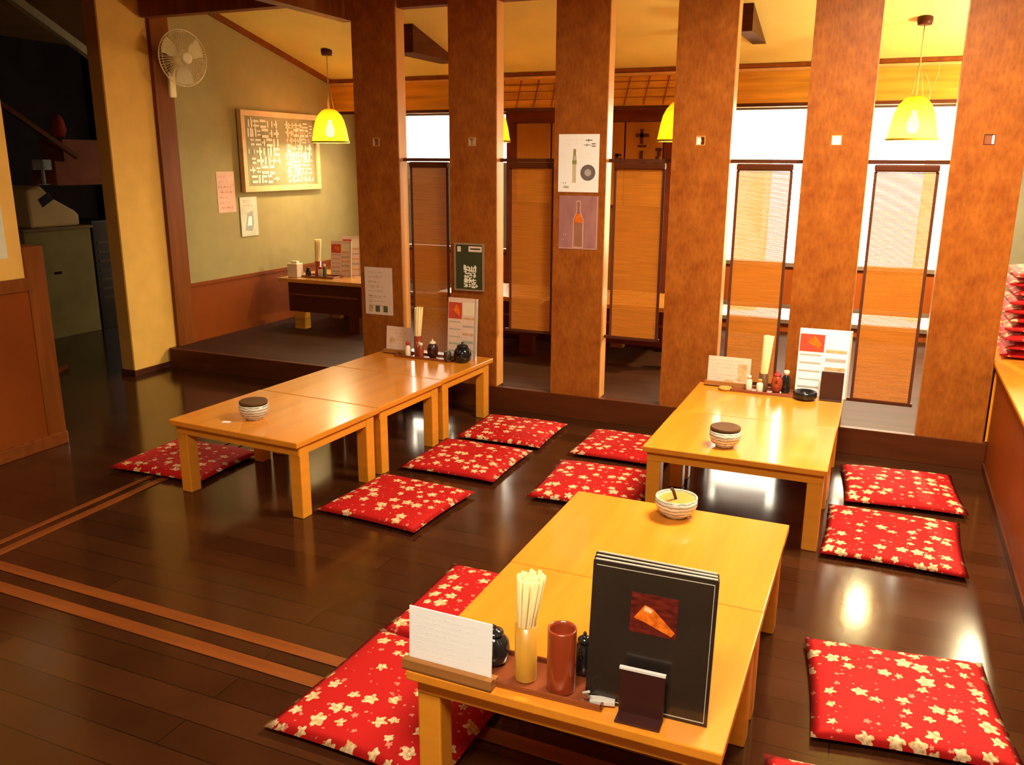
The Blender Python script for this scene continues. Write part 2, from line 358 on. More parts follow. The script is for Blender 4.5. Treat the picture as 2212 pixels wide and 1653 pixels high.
def sbox(name, x0, x1, y0, y1, z0, z1, m, parent=None, bevel=0, label=None):
    o = MB().box(x0, x1, y0, y1, z0, z1).build(name, m, parent, bevel=bevel)
    if parent is None: struct(o, label)
    return o
def copy_tree(o, parent=None):
    c = o.copy(); C.objects.link(c); c.parent = parent
    for ch in [x for x in bpy.data.objects if x.parent == o]: copy_tree(ch, c)
    return c
def scribble(mb, u0, v0, u1, v1, rows, seed, mi, y=-0.0012, fill=0.8, hfrac=0.5, wmin=0.4, wmax=1.6):
    """rows of short brush strokes that read as handwriting too small to make out"""
    rnd = random.Random(seed); rh = (v1 - v0) / rows
    for r in range(rows):
        vc = v1 - (r + 0.5) * rh; u = u0 + rnd.random() * rh * 0.5; end = u0 + (u1 - u0) * (fill + (1 - fill) * rnd.random())
        while u < end:
            wd = rh * (wmin + (wmax - wmin) * rnd.random()); k = rnd.random()
            hh = rh * hfrac * (0.5 + 0.5 * rnd.random())
            if u + wd > end: break
            t = hh * 0.3
            if k < 0.4:
                mb.box(u, u + wd, y, 0, vc - t / 2, vc + t / 2, mi); mb.box(u + wd * 0.4, u + wd * 0.4 + t, y * 1.1, 0, vc - hh / 2, vc + hh / 2, mi)
            elif k < 0.7:
                mb.box(u, u + wd, y, 0, vc + hh / 2 - t, vc + hh / 2, mi); mb.box(u, u + wd, y * 1.1, 0, vc - hh / 2, vc - hh / 2 + t, mi)
            else:
                mb.box(u, u + t, y, 0, vc - hh / 2, vc + hh / 2, mi); mb.box(u + wd * 0.7, u + wd * 0.7 + t, y * 1.1, 0, vc - hh / 2, vc + hh / 2, mi)
            u += wd + rh * 0.2

# ------------------------------------------------------------------ the room
YP = 5.15      # front of the slatted partition and of the raised platform
PZ = 0.155     # platform height
struct(MB().box(-9.5, 1.4, -2.2, YP - 0.001, -0.1, 0).box(-9.5, -5.41, YP, 8.4, -0.1, 0).build('floor', floor_m))
plat = struct(MB().box(-5.27, 1.35, YP, 8.05, 0, PZ).build('raised_platform', mat('platform_boards', (0.042, 0.013, 0.005), 0.60, (1.5, 14, 14), 0.3, 6, spec=0.12)))
sbox('platform_edge', -5.25, 0.62, YP - 0.022, YP - 0.0145, 0.0, PZ + 0.001, booth_base, plat, 0.002)
sbox('platform_nosing', -5.25, 0.62, YP - 0.0145, YP + 0.02, PZ - 0.02, PZ + 0.001, booth_base, plat)
def cz(y): return 2.808 - 0.2517 * (y - 6.012)
struct(MB().quad_box([(-5.5, 5.2, cz(5.2)), (1.5, 5.2, cz(5.2)), (1.5, 7.75, cz(7.75)), (-5.5, 7.75, cz(7.75)),
                      (-5.5, 5.2, cz(5.2) + .08), (1.5, 5.2, cz(5.2) + .08), (1.5, 7.75, cz(7.75) + .08), (-5.5, 7.75, cz(7.75) + .08)]).build('ceiling', ceil_m), 'sloping ochre ceiling behind the slatted partition')
struct(MB().box(-9.5, 1.4, -2.2, 5.21, 3.0, 3.1).box(-9.5, -5.4, 5.21, 8.4, 3.0, 3.1).build('ceiling_front', ceil_front))
# green booth wall
wl = struct(MB().box(-5.40, -5.27, 5.25, 8.1, 0, 3.1).build('wall_left', green), 'olive green plaster wall with brown wainscot')
MB().box(-5.272, -5.258, 5.42, 8.0, PZ, 0.62).box(-5.272, -5.250, 5.42, 8.0, 0.62, 0.645).build('wainscot', wain, wl)
MB().quad_box([(-5.275, 5.42, cz(5.42) - .05), (-5.25, 5.42, cz(5.42) - .05), (-5.25, 7.55, cz(7.55) - .05), (-5.275, 7.55, cz(7.55) - .05),
               (-5.275, 5.42, cz(5.42) + .01), (-5.25, 5.42, cz(5.42) + .01), (-5.25, 7.55, cz(7.55) + .01), (-5.275, 7.55, cz(7.55) + .01)]).build('ceiling_moulding', post_wood, wl)
sbox('trim_1', -5.42, -5.245, 5.235, 5.42, 0, 3.05, post_wood, label='reddish brown corner post by the booth')
cw = struct(MB().box(-5.41, -5.28, 4.79, 5.235, 0.0, 3.05).build('wall_cream_column', cream), 'cream plastered wall end beside the dark passage')
MB().box(-5.405, -5.285, 4.783, 4.792, 0.05, 3.0).build('end_face', ochre, cw)
MB().box(-5.42, -5.272, 4.78, 5.235, 0, 0.045).build('baseboard', dark_wood, cw)
# near left wall
nl = struct(MB().box(-4.55, -4.40, -2.2, 3.30, 0.0, 3.05).build('wall_near_left', cream), 'cream plaster wall above brown wainscot at the left edge')
MB().box(-4.41, -4.388, -2.2, 3.30, 0.07, 0.97).build('wainscot', wain, nl)
MB().box(-4.41, -4.375, -2.2, 3.32, 0.93, 1.0).build('cap_rail', post_wood, nl)
MB().box(-4.41, -4.370, -2.2, 3.42, 0, 0.075).build('baseboard', track_wood, nl, bevel=0.004)
MB().box(-4.56, -4.380, 3.30, 3.42, 0, 1.17).build('end_post', post_wood, nl, bevel=0.004)
# back wall, built from strips round its openings
ZB, ZT, S0, S1 = 0.745, 2.12, 0.235, 0.405
WL = (-5.15, -3.485); WR = (-1.40, 0.56)
bw = MB()
bw.box(-5.4, 1.4, 8.0, 8.1, ZT, 2.7); bw.box(-5.4, 1.4, 8.0, 8.1, S1, ZB); bw.box(-5.4, 1.4, 8.0, 8.1, 0, S0)
bw.box(-5.4, WL[0], 8.0, 8.1, ZB, ZT); bw.box(WL[1], WR[0], 8.0, 8.1, ZB, ZT); bw.box(WR[1], 1.4, 8.0, 8.1, ZB, ZT)
bw.box(-5.4, WL[0], 8.0, 8.1, S0, S1); bw.box(WL[1], WR[0], 8.0, 8.1, S0, S1); bw.box(WR[1], 1.4, 8.0, 8.1, S0, S1)
struct(bw.build('wall_back', wain), 'brown wooden window wall at the far end')
struct(MB().box(0.76, 1.25, 7.96, 8.0, PZ, 2.1).build('wall_grey_end', grey_wall), 'grey plaster strip at the far right end')
bh = struct(MB().box(-5.27, 1.35, 7.55, 7.65, 2.10, cz(7.55) + .05).box(-5.27, 1.35, 7.65, 8.0, 2.10, 2.14).build('bulkhead', band_wood), 'amber wood band above the windows')
MB().box(-5.27, 1.35, 7.525, 7.555, cz(7.55) - 0.062, cz(7.55) - 0.040).build('moulding', trim_pale, bh)
MB().box(-5.27, 1.35, 7.535, 7.555, cz(7.55) - 0.035, cz(7.55) - 0.005).build('upper_trim', post_wood, bh)
lt = MB()
for k in range(13): lt.quad_box([(-3.75 + k * .17 + dx, yy, zz) for zz, s_ in ((2.12, 0), (cz(7.55) - .07, .05)) for dx, yy in ((s_, 7.540), (s_ + .008, 7.540), (s_ + .008, 7.551), (s_, 7.551))])
for zz in (2.18, 2.25, 2.31): lt.box(-3.75, -1.55, 7.543, 7.551, zz, zz + .005)
lt.build('lattice', post_wood, bh)
MB().box(-5.27, 1.35, 7.54, 7.56, 2.085, 2.112).build('lower_edge', dark_wood, bh)
def window(name, x0, x1, z0, z1, mull, label):
    f = MB()
    f.box(x0, x1, 7.97, 8.06, z0, z0 + 0.035); f.box(x0, x1, 7.97, 8.06, z1 - 0.035, z1)
    f.box(x0, x0 + 0.035, 7.97, 8.06, z0, z1); f.box(x1 - 0.035, x1, 7.97, 8.06, z0, z1)
    for m_ in mull: f.box(m_ - 0.018, m_ + 0.018, 7.98, 8.05, z0, z1)
    o = struct(f.build(name, alu), label)
    MB().box(x0 + .03, x1 - .03, 8.02, 8.026, z0 + .03, z1 - .03).build('glass_pane', glass_m, o)
window('window_1', WL[0], WL[1], ZB, ZT, [-4.10], 'tall window at the far left, seen between the first two pillars')
window('window_2', WR[0], WR[1], ZB, ZT, [-0.52], 'tall window at the far right, behind the blinds')
window('window_3', WL[0], WL[1], S0, S1, [], 'low slit window on the left')
window('window_4', WR[0], WR[1], S0, S1, [-0.4], 'low slit window on the right')
# doorway with a cloth curtain in the middle of the back wall
dr = struct(MB().box(-3.480, -3.37, 7.88, 8.0, PZ, 2.10).box(-1.93, -1.81, 7.88, 8.0, PZ, 2.10).box(-3.48, -1.81, 7.86, 8.0, 2.00, 2.098).build('door_1', mat('door_frame_wood', (0.13, 0.026, 0.010), .4, (3, 3, 14), .2)), 'dark red-brown door frame in the far wall')
MB().box(-3.38, -1.93, 7.93, 7.98, PZ, 1.3).build('door_leaf', post_wood, dr)
nr = MB()
for k in range(4):
    x0 = -3.37 + k * 0.36; nr.box(x0 + .004, x0 + .35, 7.87 + 0.004 * (k % 2), 7.876 + 0.004 * (k % 2), 1.25, 2.005)
K = []
def bx(px, py):   # a picture-facing spot on the curtain, in metres (x, z)
    return px, py
for (a, b_, c_, d_) in [(-2.19, 1.86, -2.07, 1.89), (-2.15, 1.80, -2.12, 1.93), (-2.17, 1.77, -2.09, 1.79), (-2.15, 1.62, -2.12, 1.74), (-2.13, 1.60, -2.09, 1.64),
                        (-2.00, 1.74, -1.945, 1.765), (-1.985, 1.69, -1.955, 1.74), (-2.02, 1.62, -1.95, 1.645), (-2.0, 1.645, -1.97, 1.69),
                        (-2.38, 1.62, -2.35, 1.71), (-2.34, 1.60, -2.315, 1.68), (-2.38, 1.69, -2.32, 1.715), (-2.155, 1.53, -2.11, 1.56)]:
    nr.box(a, c_, 7.864, 7.874, b_, d_, 1)
nro = tag(nr.build('noren_curtain', [noren, dark_wood]), 'amber cloth doorway curtain with dark brush characters in the far wall', 'curtain')
MB().tube([(-3.40, 7.873, 2.0), (-1.91, 7.873, 2.0)], 0.010).build('curtain_rod', dark_wood, nro)
# outside
struct(MB().box(-14, 10, 8.3, 40, -0.35, -0.3).build('outside_ground', outside_ground))
tag(MB().box(-9, -4.0, 10.6, 10.9, -0.3, 1.62).build('garden_fence', mat('outside_dark_fence', (0.018, 0.010, 0.005), .8)), 'dark fence outside the left window, hidden behind the first blind', 'fence')
tag(MB().box(-0.62, -0.30, 11.6, 12.4, -0.3, 2.6).box(0.35, 3.6, 11.8, 12.6, -0.3, 1.72).box(-3.2, -1.55, 11.8, 12.6, -0.3, 1.7).build('garden_wall', outside_m), 'tan wall outside, seen faintly through the bamboo blinds', 'wall')
# room shell behind and beside
struct(MB().box(1.25, 1.40, -2.2, 8.1, 0, 3.1).build('wall_right', grey_wall), 'grey plaster wall at the right, behind the ledge')
struct(MB().box(-9.5, 1.4, -2.3, -2.2, 0, 3.1).build('wall_behind', cream))
struct(MB().box(-9.6, -9.5, -2.3, 8.5, 0, 3.1).box(-9.5, -5.4, 8.3, 8.4, 0, 3.1).box(-9.5, -4.55, 1.9, 2.0, 0, 3.1).build('wall_passage', shadow_wall), 'passage walls coloured near black for the gloom there')
# header beams of the partition
struct(MB().box(-5.25, -3.395, 5.16, 5.25, 2.665, 3.05).build('trim_2', post_wood), 'brown header beam over the booth opening')
struct(MB().box(-3.06, 0.262, 5.165, 5.245, 2.60, 3.05).build('trim_3', post_wood), 'header beam between the pillar tops')
struct(MB().box(-3.46, -3.37, -2.2, 5.148, 2.53, 3.0).build('trim_4', post_wood), 'ceiling beam running towards the first pillar')
struct(MB().box(-5.25, 1.25, 5.16, 5.24, 3.0, 3.12).build('trim_5', post_wood))
# ceiling blocks in the rear room
for nm, xa, xb, yf, za, lab in [('ceiling_block', -3.86, -3.66, 6.42, 2.49, 'dark boxed beam end under the sloping ceiling, between the first two pillars'),
                                ('ceiling_block', -1.10, -1.00, 6.44, 2.52, 'narrow dark boxed beam under the ceiling, between fourth and fifth pillars')]:
    ye = 6.012 + (2.808 - za) / 0.2517
    o = MB().prism([(yf, za), (yf, cz(yf) + .02), (ye, za + .02), (ye, za)], -xa, -xb, 0, M=Matrix(((0, -1, 0, 0), (1, 0, 0, 0), (0, 0, 1, 0), (0, 0, 0, 1)))).build(nm, dark_wood)
    tag(o, lab, 'beam')
# half wall and ledge on the right
hw = struct(MB().box(0.622, 0.72, -2.2, YP, 0, 0.57).build('half_wall', wain), 'brown panelled half wall under the ledge')
MB().box(0.612, 0.64, -2.2, YP, 0, 0.045).build('baseboard', dark_wood, hw)
MB().box(0.605, 1.25, -2.2, YP, 0.572, 0.590).build('ledge_underside', post_wood, hw)
MB().box(0.600, 1.25, -2.2, YP, 0.590, 0.608).box(0.600, 1.25, YP, 6.6, 0.16, 0.608).build('ledge_board', table_wood, hw, bevel=0.003)
struct(MB().box(0.598, 0.61, YP, 5.25, PZ, 0.58).build('trim_6', post_wood))

# sliding door tracks let into the floor
def strip(name, p0, p1, wd, h, m, label, cat='door track', group=None):
    d = Vector((p1[0] - p0[0], p1[1] - p0[1])); L = d.length; a = math.atan2(d.y, d.x)
    o = MB().box(0, L, -wd / 2, wd / 2, 0, h).build(name, m, loc=(p0[0], p0[1], 0.0005), rot=(0, 0, a), bevel=0.0015)
    return tag(o, label, cat, group)
strip('door_track', (-3.42, 2.150), (0.60, 2.095), 0.055, 0.004, track_wood, 'rear strip of the pair of brown door tracks crossing the floor')
strip('door_track', (-3.42, 2.027), (0.60, 1.965), 0.060, 0.004, track_wood, 'front strip of the pair of brown door tracks crossing the floor')
strip('door_track', (-3.365, 2.19), (-3.44, 4.7), 0.050, 0.004, track_wood, 'brown door track running away along the left, beneath the lone cushion')
strip('door_track', (-3.455, 2.19), (-3.53, 4.7), 0.035, 0.004, track_wood, 'narrower outer strip beside the left door track')

# ------------------------------------------------------------------ partition pillars
facing = mat('window_lit_veneer', (0.50, 0.22, 0.065), 0.32, (14, 14, 3), 0.12, spec=0.5)  # paler than the pillar fronts: window light on the sides put into the colour
PL = [-3.395, -2.675, -1.945, -1.210, -0.473, 0.262]; PW = 0.335
plabels = ['leftmost broad veneered pillar with a pink notice on it', 'second pillar, with a small chalkboard on it', 'third pillar, with a white and a mauve poster on it',
           'fourth pillar, right of the poster pillar, with a small square hole and nothing on it', 'fifth pillar, behind the right end of the far table, standing before bright windows', 'rightmost broad pillar, beside the ledge with stacked cushions']
for i, x in enumerate(PL):
    m = MB(); hx = x + PW * 0.5 - 0.002; hz = 1.765; h = 0.026; y0, y1 = YP - 0.014, 5.25
    if i == 2:
        m.box(x, x + PW, y0, y1, PZ + .001, 3.05)
    else:
        m.box(x, x + PW, y0, y1, PZ + .001, hz - h).box(x, x + PW, y0, y1, hz + h, 3.05).box(x, hx - h, y0, y1, hz - h, hz + h).box(hx + h, x + PW, y0, y1, hz - h, hz + h)
    o = m.build('pillar', veneer); o.data.transform(Matrix.Translation((-x, -YP, 0))); o.location = (x, YP, 0)
    tag(o, plabels[i], 'pillar', 'partition pillars')
    for xs in (-.0016, PW - .0004): MB().box(xs, xs + .002, -.004, .098, PZ + .002, 3.04).build('lit_side_face', facing, o)
    if i != 2:
        q = MB(); a, b_ = hx - x, hz
        q.box(a - h, a + h, -.016, .101, b_ - h, b_ - h + .004).box(a - h, a + h, -.016, .101, b_ + h - .004, b_ + h).box(a - h, a - h + .004, -.016, .101, b_ - h + .004, b_ + h - .004).box(a + h - .004, a + h, -.016, .101, b_ - h + .004, b_ + h - .004)
        q.build('hole_side_shading', trim_pale if i != 5 else dark_wood, o)  # pale tone stands in for lit hole sides, dark wood for the shaded hole

# ------------------------------------------------------------------ blinds hanging in the gaps
BL = [(-3.060, -2.675, -3.011, -2.722, 0.25), (-2.340, -1.945, -2.275, -1.968, 0.535), (-1.610, -1.210, -1.576, -1.258, 0.545), (-0.875, -0.473, -0.840, -0.526, 0.335), (-0.138, 0.262, -0.102, 0.220, 0.30)]
blabels = ['bamboo blind in the first gap, left of the small chalkboard', 'bamboo blind left of the poster pillar', 'bamboo blind right of the poster pillar, ending high with a bar below it',
           'sunlit bamboo blind in the fourth gap, behind the chopsticks of the far table', 'sunlit bamboo blind in the last gap, beneath the bright lamp']
for i, (g0, g1, x0, x1, zb) in enumerate(BL):
    yb = 5.205; t = thing('bamboo_blind', blabels[i], 'blind', ((x0 + x1) / 2, yb, zb), 0, 'bamboo blinds in the partition')
    X = (x0 + x1) / 2
    def L(m): m.v = [(a - X, b - yb, c - zb) for a, b, c in m.v]; return m
    L(MB().box(g0 + .001, g1 - .001, yb - .012, yb + .012, 1.640, 1.662)).build('head_rail', dark_wood, t)
    L(MB().box(x0, x1, yb - .020, yb + .022, 1.600, 1.638)).build('rolled_valance', booth_base, t, bevel=0.008)
    s = MB(); z = zb + 0.02; rnd = random.Random(i)
    while z < 1.60:
        s.box(x0 + .014, x1 - .014, yb - .0008, yb + .0008, z, z + 0.0056); z += 0.0071
    L(s).build('slats', bamboo, t)
    for xx in (x0, x1 - 0.016): L(MB().box(xx, xx + .016, yb - .003, yb + .003, zb + .01, 1.60)).build('edge_binding', binding, t)
    L(MB().box(x0 - (.03 if i != 2 else .03), x1 + .01, yb - .009, yb + .009, zb, zb + 0.02)).build('bottom_rail', dark_wood, t, bevel=0.003)

# ------------------------------------------------------------------ low tables
def low_table(x, y, rot, wx, wy, label, H=0.39):
    t = thing('low_table', label, 'table', (x, y, 0), rot, 'low honey wood tables')
    MB().box(-wx / 2, wx / 2, -wy / 2, wy / 2, H - 0.028, H).build('tabletop', table_wood, t, bevel=0.004)
    ix, iy, th = wx / 2 - 0.018, wy / 2 - 0.030, 0.022
    a = MB(); a.box(-ix, ix, -iy, -iy + th, H - .075, H - .028).box(-ix, ix, iy - th, iy, H - .075, H - .028)
    a.box(-ix, -ix + th, -iy + th, iy - th, H - .075, H - .028).box(ix - th, ix, -iy + th, iy - th, H - .075, H - .028)
    a.build('apron', table_edge, t)
    lw = 0.066
    for sx in (-1, 1):
        for sy in (-1, 1):
            cx, cy = sx * (wx / 2 - 0.014 - lw / 2), sy * (wy / 2 - 0.034 - lw / 2)
            MB().box(cx - lw / 2, cx + lw / 2, cy - lw / 2, cy + lw / 2, 0, H - .028).build('leg', table_edge, t, bevel=0.005)
    return t
W = 0.80
low_table(-0.612, 1.998, 0, W, 0.670, 'nearest honey wood low table, carrying the black menus and white card')
low_table(-0.613, 2.670, 0, W, 0.670, 'honey wood low table joined behind the nearest one, a striped bowl on its edge')
low_table(-0.526, 3.965, 0, W, 0.644, 'honey wood low table at right with a lidded bowl near its front edge')
low_table(-0.524, 4.611, 0, W, 0.644, 'far right honey wood low table against the pillars, with menus and red-capped pot')
low_table(-2.770, 3.370, math.radians(-3.2), W + .015, 0.652, 'front low table of the long left row, with a lidded bowl')
low_table(-2.735, 4.026, math.radians(-3.2), W + .0, 0.652, 'middle low table of the long left row, bare')
low_table(-2.700, 4.682, math.radians(-3.2), W - .02, 0.652, 'last low table of the left row, against the pillars, with the condiment tray')

# ------------------------------------------------------------------ floor cushions
def cushion_mesh(seed, thick=0.045):
    rnd = random.Random(seed); N = 18; v = []; f = []
    for side in (1, -1):
        for i in range(N + 1):
            for j in range(N + 1):
                u, w_ = -1 + 2 * i / N, -1 + 2 * j / N
                e = (1 - abs(u) ** 5) * (1 - abs(w_) ** 5)
                puff = e ** 0.55
                pin = 1 - 0.035 * (1 - u * u) * abs(w_) ** 2 ; pin2 = 1 - 0.035 * (1 - w_ * w_) * abs(u) ** 2
                d = math.exp(-(u * u + w_ * w_) * 18) * 0.006
                z = thick * 0.38 + side * (thick * (0.62 if side > 0 else 0.38)) * puff - (d if side > 0 else 0) + (0.0015 * math.sin(9 * u + seed) * math.cos(8 * w_ + seed) * puff if side > 0 else 0)
                v.append((u * 0.5 * pin2, w_ * 0.5 * pin, max(z, 0.0)))
    n1 = (N + 1) ** 2
    for s in (0, 1):
        for i in range(N):
            for j in range(N):
                a = s * n1 + i * (N + 1) + j; q = (a, a + N + 1, a + N + 2, a + 1); f.append(q if s == 0 else q[::-1])
    me = bpy.data.meshes.new('zabuton'); me.from_pydata(v, [], f)
    bm = bmesh.new(); bm.from_mesh(me); bmesh.ops.remove_doubles(bm, verts=bm.verts, dist=0.0006); bmesh.ops.recalc_face_normals(bm, faces=bm.faces); bm.to_mesh(me); bm.free()
    me.materials.append(cushion_m)
    for p in me.polygons: p.use_smooth = True
    return me
cm = [cushion_mesh(1), cushion_mesh(2), cushion_mesh(5)]
GC = 'red flowered floor cushions'
def cushion(x, y, rot, wx, wy, label, z=0.0055, k=0, group=GC, zs=1.0):
    o = bpy.data.objects.new('floor_cushion', cm[k % 3]); C.objects.link(o)
    o.location = (x, y, z); o.rotation_euler = (0, 0, math.radians(rot)); o.scale = (wx, wy, zs)
    return tag(o, label, 'cushion', group)
cushion(-3.46, 3.43, 2, .62, .53, 'lone red flowered cushion on the left of the long table row', k=1, z=0.006)
cushion(-2.080, 3.395, -4, .57, .56, 'red flowered cushion nearest the viewer on the right of the long left tables', k=0)
cushion(-2.035, 4.085, 0, .57, .55, 'middle red flowered cushion of three beside the long left tables', k=1)
cushion(-2.015, 4.670, 1, .55, .51, 'farthest red flowered cushion of three beside the long left tables', k=2)
cushion(-1.280, 4.655, 0, .56, .50, 'rear red flowered cushion on the left of the right-hand table', k=0)
cushion(-1.255, 4.010, 3, .57, .59, 'front red flowered cushion on the left of the right-hand table', k=1)
cushion(0.195, 4.60, 5, .56, .57, 'rear red flowered cushion between the right-hand table and half wall', k=2)
cushion(0.160, 3.925, 0, .58, .60, 'red flowered cushion before the rear one, between right-hand table and half wall', k=0)
cushion(-1.225, 2.61, 0, .58, .58, 'red flowered cushion left of the nearest table, behind the white card', k=1)
cushion(-1.235, 2.02, -2, .60, .61, 'large red flowered cushion at bottom, left of the nearest table', k=2)
cushion(0.195, 2.650, 7, .57, .57, 'large half-sunlit red flowered cushion at lower right on the floor', k=0)
cushion(0.150, 1.955, 7, .57, .57, 'cushion cut off at the bottom edge, right of the nearest table', k=1)
# the stack on the ledge
names = ['lowest', 'second', 'third', 'fourth', 'fifth', 'sixth', 'seventh', 'eighth', 'ninth', 'topmost']
for k in range(10):
    cushion(0.92 + 0.008 * math.sin(k * 2.1), 5.50 + 0.012 * math.cos(k * 1.7), (k * 37 % 5) - 2, .56, .53, 'red flowered cushion on the wooden ledge, %s of the stack' % (names[k] if k in (0, 9) else names[k] + ' from the bottom'),
            z=0.6085 + k * 0.0487, k=k, group='cushions stacked on the ledge', zs=1.08)

# ------------------------------------------------------------------ table-top things
def TX(x, y, z, r=0): return (x, y, z)
def cond_tray(x, y, z, wx, wy, rot, label):
    t = MB().box(-wx / 2, wx / 2, -wy / 2, wy / 2, 0, 0.006)
    for a in ((-wx / 2, wx / 2, -wy / 2, -wy / 2 + .006), (-wx / 2, wx / 2, wy / 2 - .006, wy / 2), (-wx / 2, -wx / 2 + .006, -wy / 2, wy / 2), (wx / 2 - .006, wx / 2, -wy / 2, wy / 2)):
        t.box(a[0], a[1], a[2], a[3], 0.006, 0.016)
    return tag(t.build('tray', tray_m, loc=(x, y, z), rot=(0, 0, rot), bevel=0.0015), label, 'tray', 'lacquered condiment trays')
def card_stand(x, y, z, w_, h, rot, tilt, label, seed, sheet=white, marks=None, rows=8, mix=None):
    t = thing('card_stand', label, 'card stand', (x, y, z), rot, 'cards in wooden stands')
    MB().box(-w_ / 2 - .01, w_ / 2 + .01, -0.022, -0.004, 0, 0.030).box(-w_ / 2 - .01, w_ / 2 + .01, 0.004, 0.022, 0, 0.022).box(-w_ / 2 - .01, w_ / 2 + .01, -.022, .022, 0, 0.007).build('base', card_base, t, bevel=0.0015)
    c = MB().box(-w_ / 2, w_ / 2, 0, 0.003, 0, h)
    scribble(c, -w_ / 2 + .015, .03, w_ / 2 - .012, h - .012, rows, seed, 1, y=-0.00025, hfrac=.5)
    if mix:
        for (u0, v0, u1, v1) in mix: c.box(u0, u1, -.0007, 0, v0, v1, 2)
    c.build('card', [sheet, marks or ink_light, paper_cream if not mix else ink_tan], t, loc=(0, 0, 0.007), rot=(-tilt, 0, 0))
    return t
def chopstick_holder(x, y, z, label, w_=0.056, hb=0.175, hs=0.32, m=bamboo_cut, seed=1, spread=0.05, square=True, group='chopstick holders'):
    t = thing('chopstick_holder', label, 'chopstick holder', (x, y, z), 0, group)
    r = w_ / 2
    MB().lathe([(r * .96, 0), (r, .004), (r, hb), (r * .88, hb), (r * .86, .01)], 28).build('holder', m, t)
    ty = 'chopstick'
    rnd = random.Random(seed)
    nn = 26
    for k in range(nn):
        a = 2 * PI * k / nn; rr = r * (0.72 if k % 3 else 0.32)
        p0 = Vector((rr * .75 * math.cos(a), rr * .75 * math.sin(a), 0.012)); hh = hs - rnd.random() * 0.008
        ov = 1.0 + spread * 5
        p1 = Vector((rr * ov * math.cos(a) + 0.012, rr * ov * math.sin(a), hh))
        pm = Vector((rr * .92 * math.cos(a), rr * .92 * math.sin(a), hb)); MB().tube([p0, pm, p1], [0.0034, 0.0042, 0.0052], 6).build('chopsticks' if False else 'chopstick', stick, t)
    return t
def cup(x, y, z, label, r=0.036, h=0.165, m=red_lacq):
    t = MB().lathe([(r * .95, 0), (r, .005), (r, h - .004), (r * .98, h), (r * .88, h), (r * .86, h - .01), (r * .84, .012)], 32)
    return tag(t.build('toothpick_cup', m, loc=(x, y, z)), label, 'cup')
def pot(x, y, z, label, r=0.045, h=0.10, m=black_soft, capm=None):
    t = thing('sauce_pot', label, 'sauce pot', (x, y, z), 0, 'sauce pots')
    MB().lathe([(r * .6, 0), (r * .9, h * .12), (r, h * .38), (r * .92, h * .62), (r * .62, h * .78), (r * .5, h * .82)], 28).build('body', m, t)
    MB().lathe([(r * .64, h * .80), (r * .60, h * .88), (r * .30, h * .94), (r * .12, h * .95), (r * .16, h * 1.02), (r * .05, h * 1.06)], 24).build('lid', capm or m, t)
    MB().tube([(0, -r * .85, h * .5), (0, -r * 1.25, h * .68), (0, -r * 1.45, h * .80)], [r * .2, r * .14, r * .1], 10).build('spout', m, t)
    return t
def bottle(x, y, z, label, r=.018, h=.10, m=cream_cer, capm=red_bright, group='small condiment bottles'):
    t = thing('condiment_bottle', label, 'bottle', (x, y, z), 0, group)
    MB().lathe([(r * .9, 0), (r, h * .08), (r, h * .62), (r * .55, h * .78), (r * .5, h * .82)], 20).build('body', m, t)
    MB().lathe([(r * .66, h * .80), (r * .66, h * .97), (r * .5, h)], 18).build('cap', capm, t)
    return t
def bowl(x, y, z, label, kind, r=.076, h=.075):
    t = thing('ashtray_bowl', label, 'bowl', (x, y, z), 0, 'striped ceramic bowls')
    MB().lathe([(r * .55, 0), (r * .58, h * .08), (r * .88, h * .30), (r, h * .62), (r * 1.0, h), (r * .93, h), (r * .90, h * .6), (r * .5, h * .18)], 40).build('bowl', striped, t)
    if kind == 'lid':
        MB().lathe([(r * .86, 0), (r * .97, .004), (r * .97, .013), (r * .92, .016)], 40).build('lid', lid_wood, t, loc=(0, 0, h + .001))
    else:
        MB().lathe([(r * .84, 0), (r * .88, .004), (r * .88, .009)], 36).build('inner_lid', lid_tan, t, loc=(0, 0, h * .72), rot=(0.10, -0.06, 0))
        MB().tube([(0.0, 0.005, h * .7), (-0.012, -0.002, h * 1.25), (-0.018, -0.01, h * 1.42)], [.006, .006, .007], 8).build('handle', lid_wood, t)
    return t
def menu_photo(c, u0, v0, u1, v1, mi_r, mi_o, seed=3):
    c.box(u0, u1, -.0008, 0, v0, v1, mi_r)
    w_, h = u1 - u0, v1 - v0
    c.prism([(u0 + .08 * w_, v0 + .36 * h), (u0 + .30 * w_, v0 + .72 * h), (u0 + .48 * w_, v0 + .66 * h), (u0 + .97 * w_, v0 + .16 * h), (u0 + .90 * w_, v0 + .05 * h), (u0 + .35 * w_, v0 + .28 * h)], -.0014, -.0006, mi_o)
    c.prism([(u0 + .28 * w_, v0 + .58 * h), (u0 + .32 * w_, v0 + .70 * h), (u0 + .48 * w_, v0 + .62 * h), (u0 + .45 * w_, v0 + .54 * h)], -.0018, -.0012, mi_o + 1)

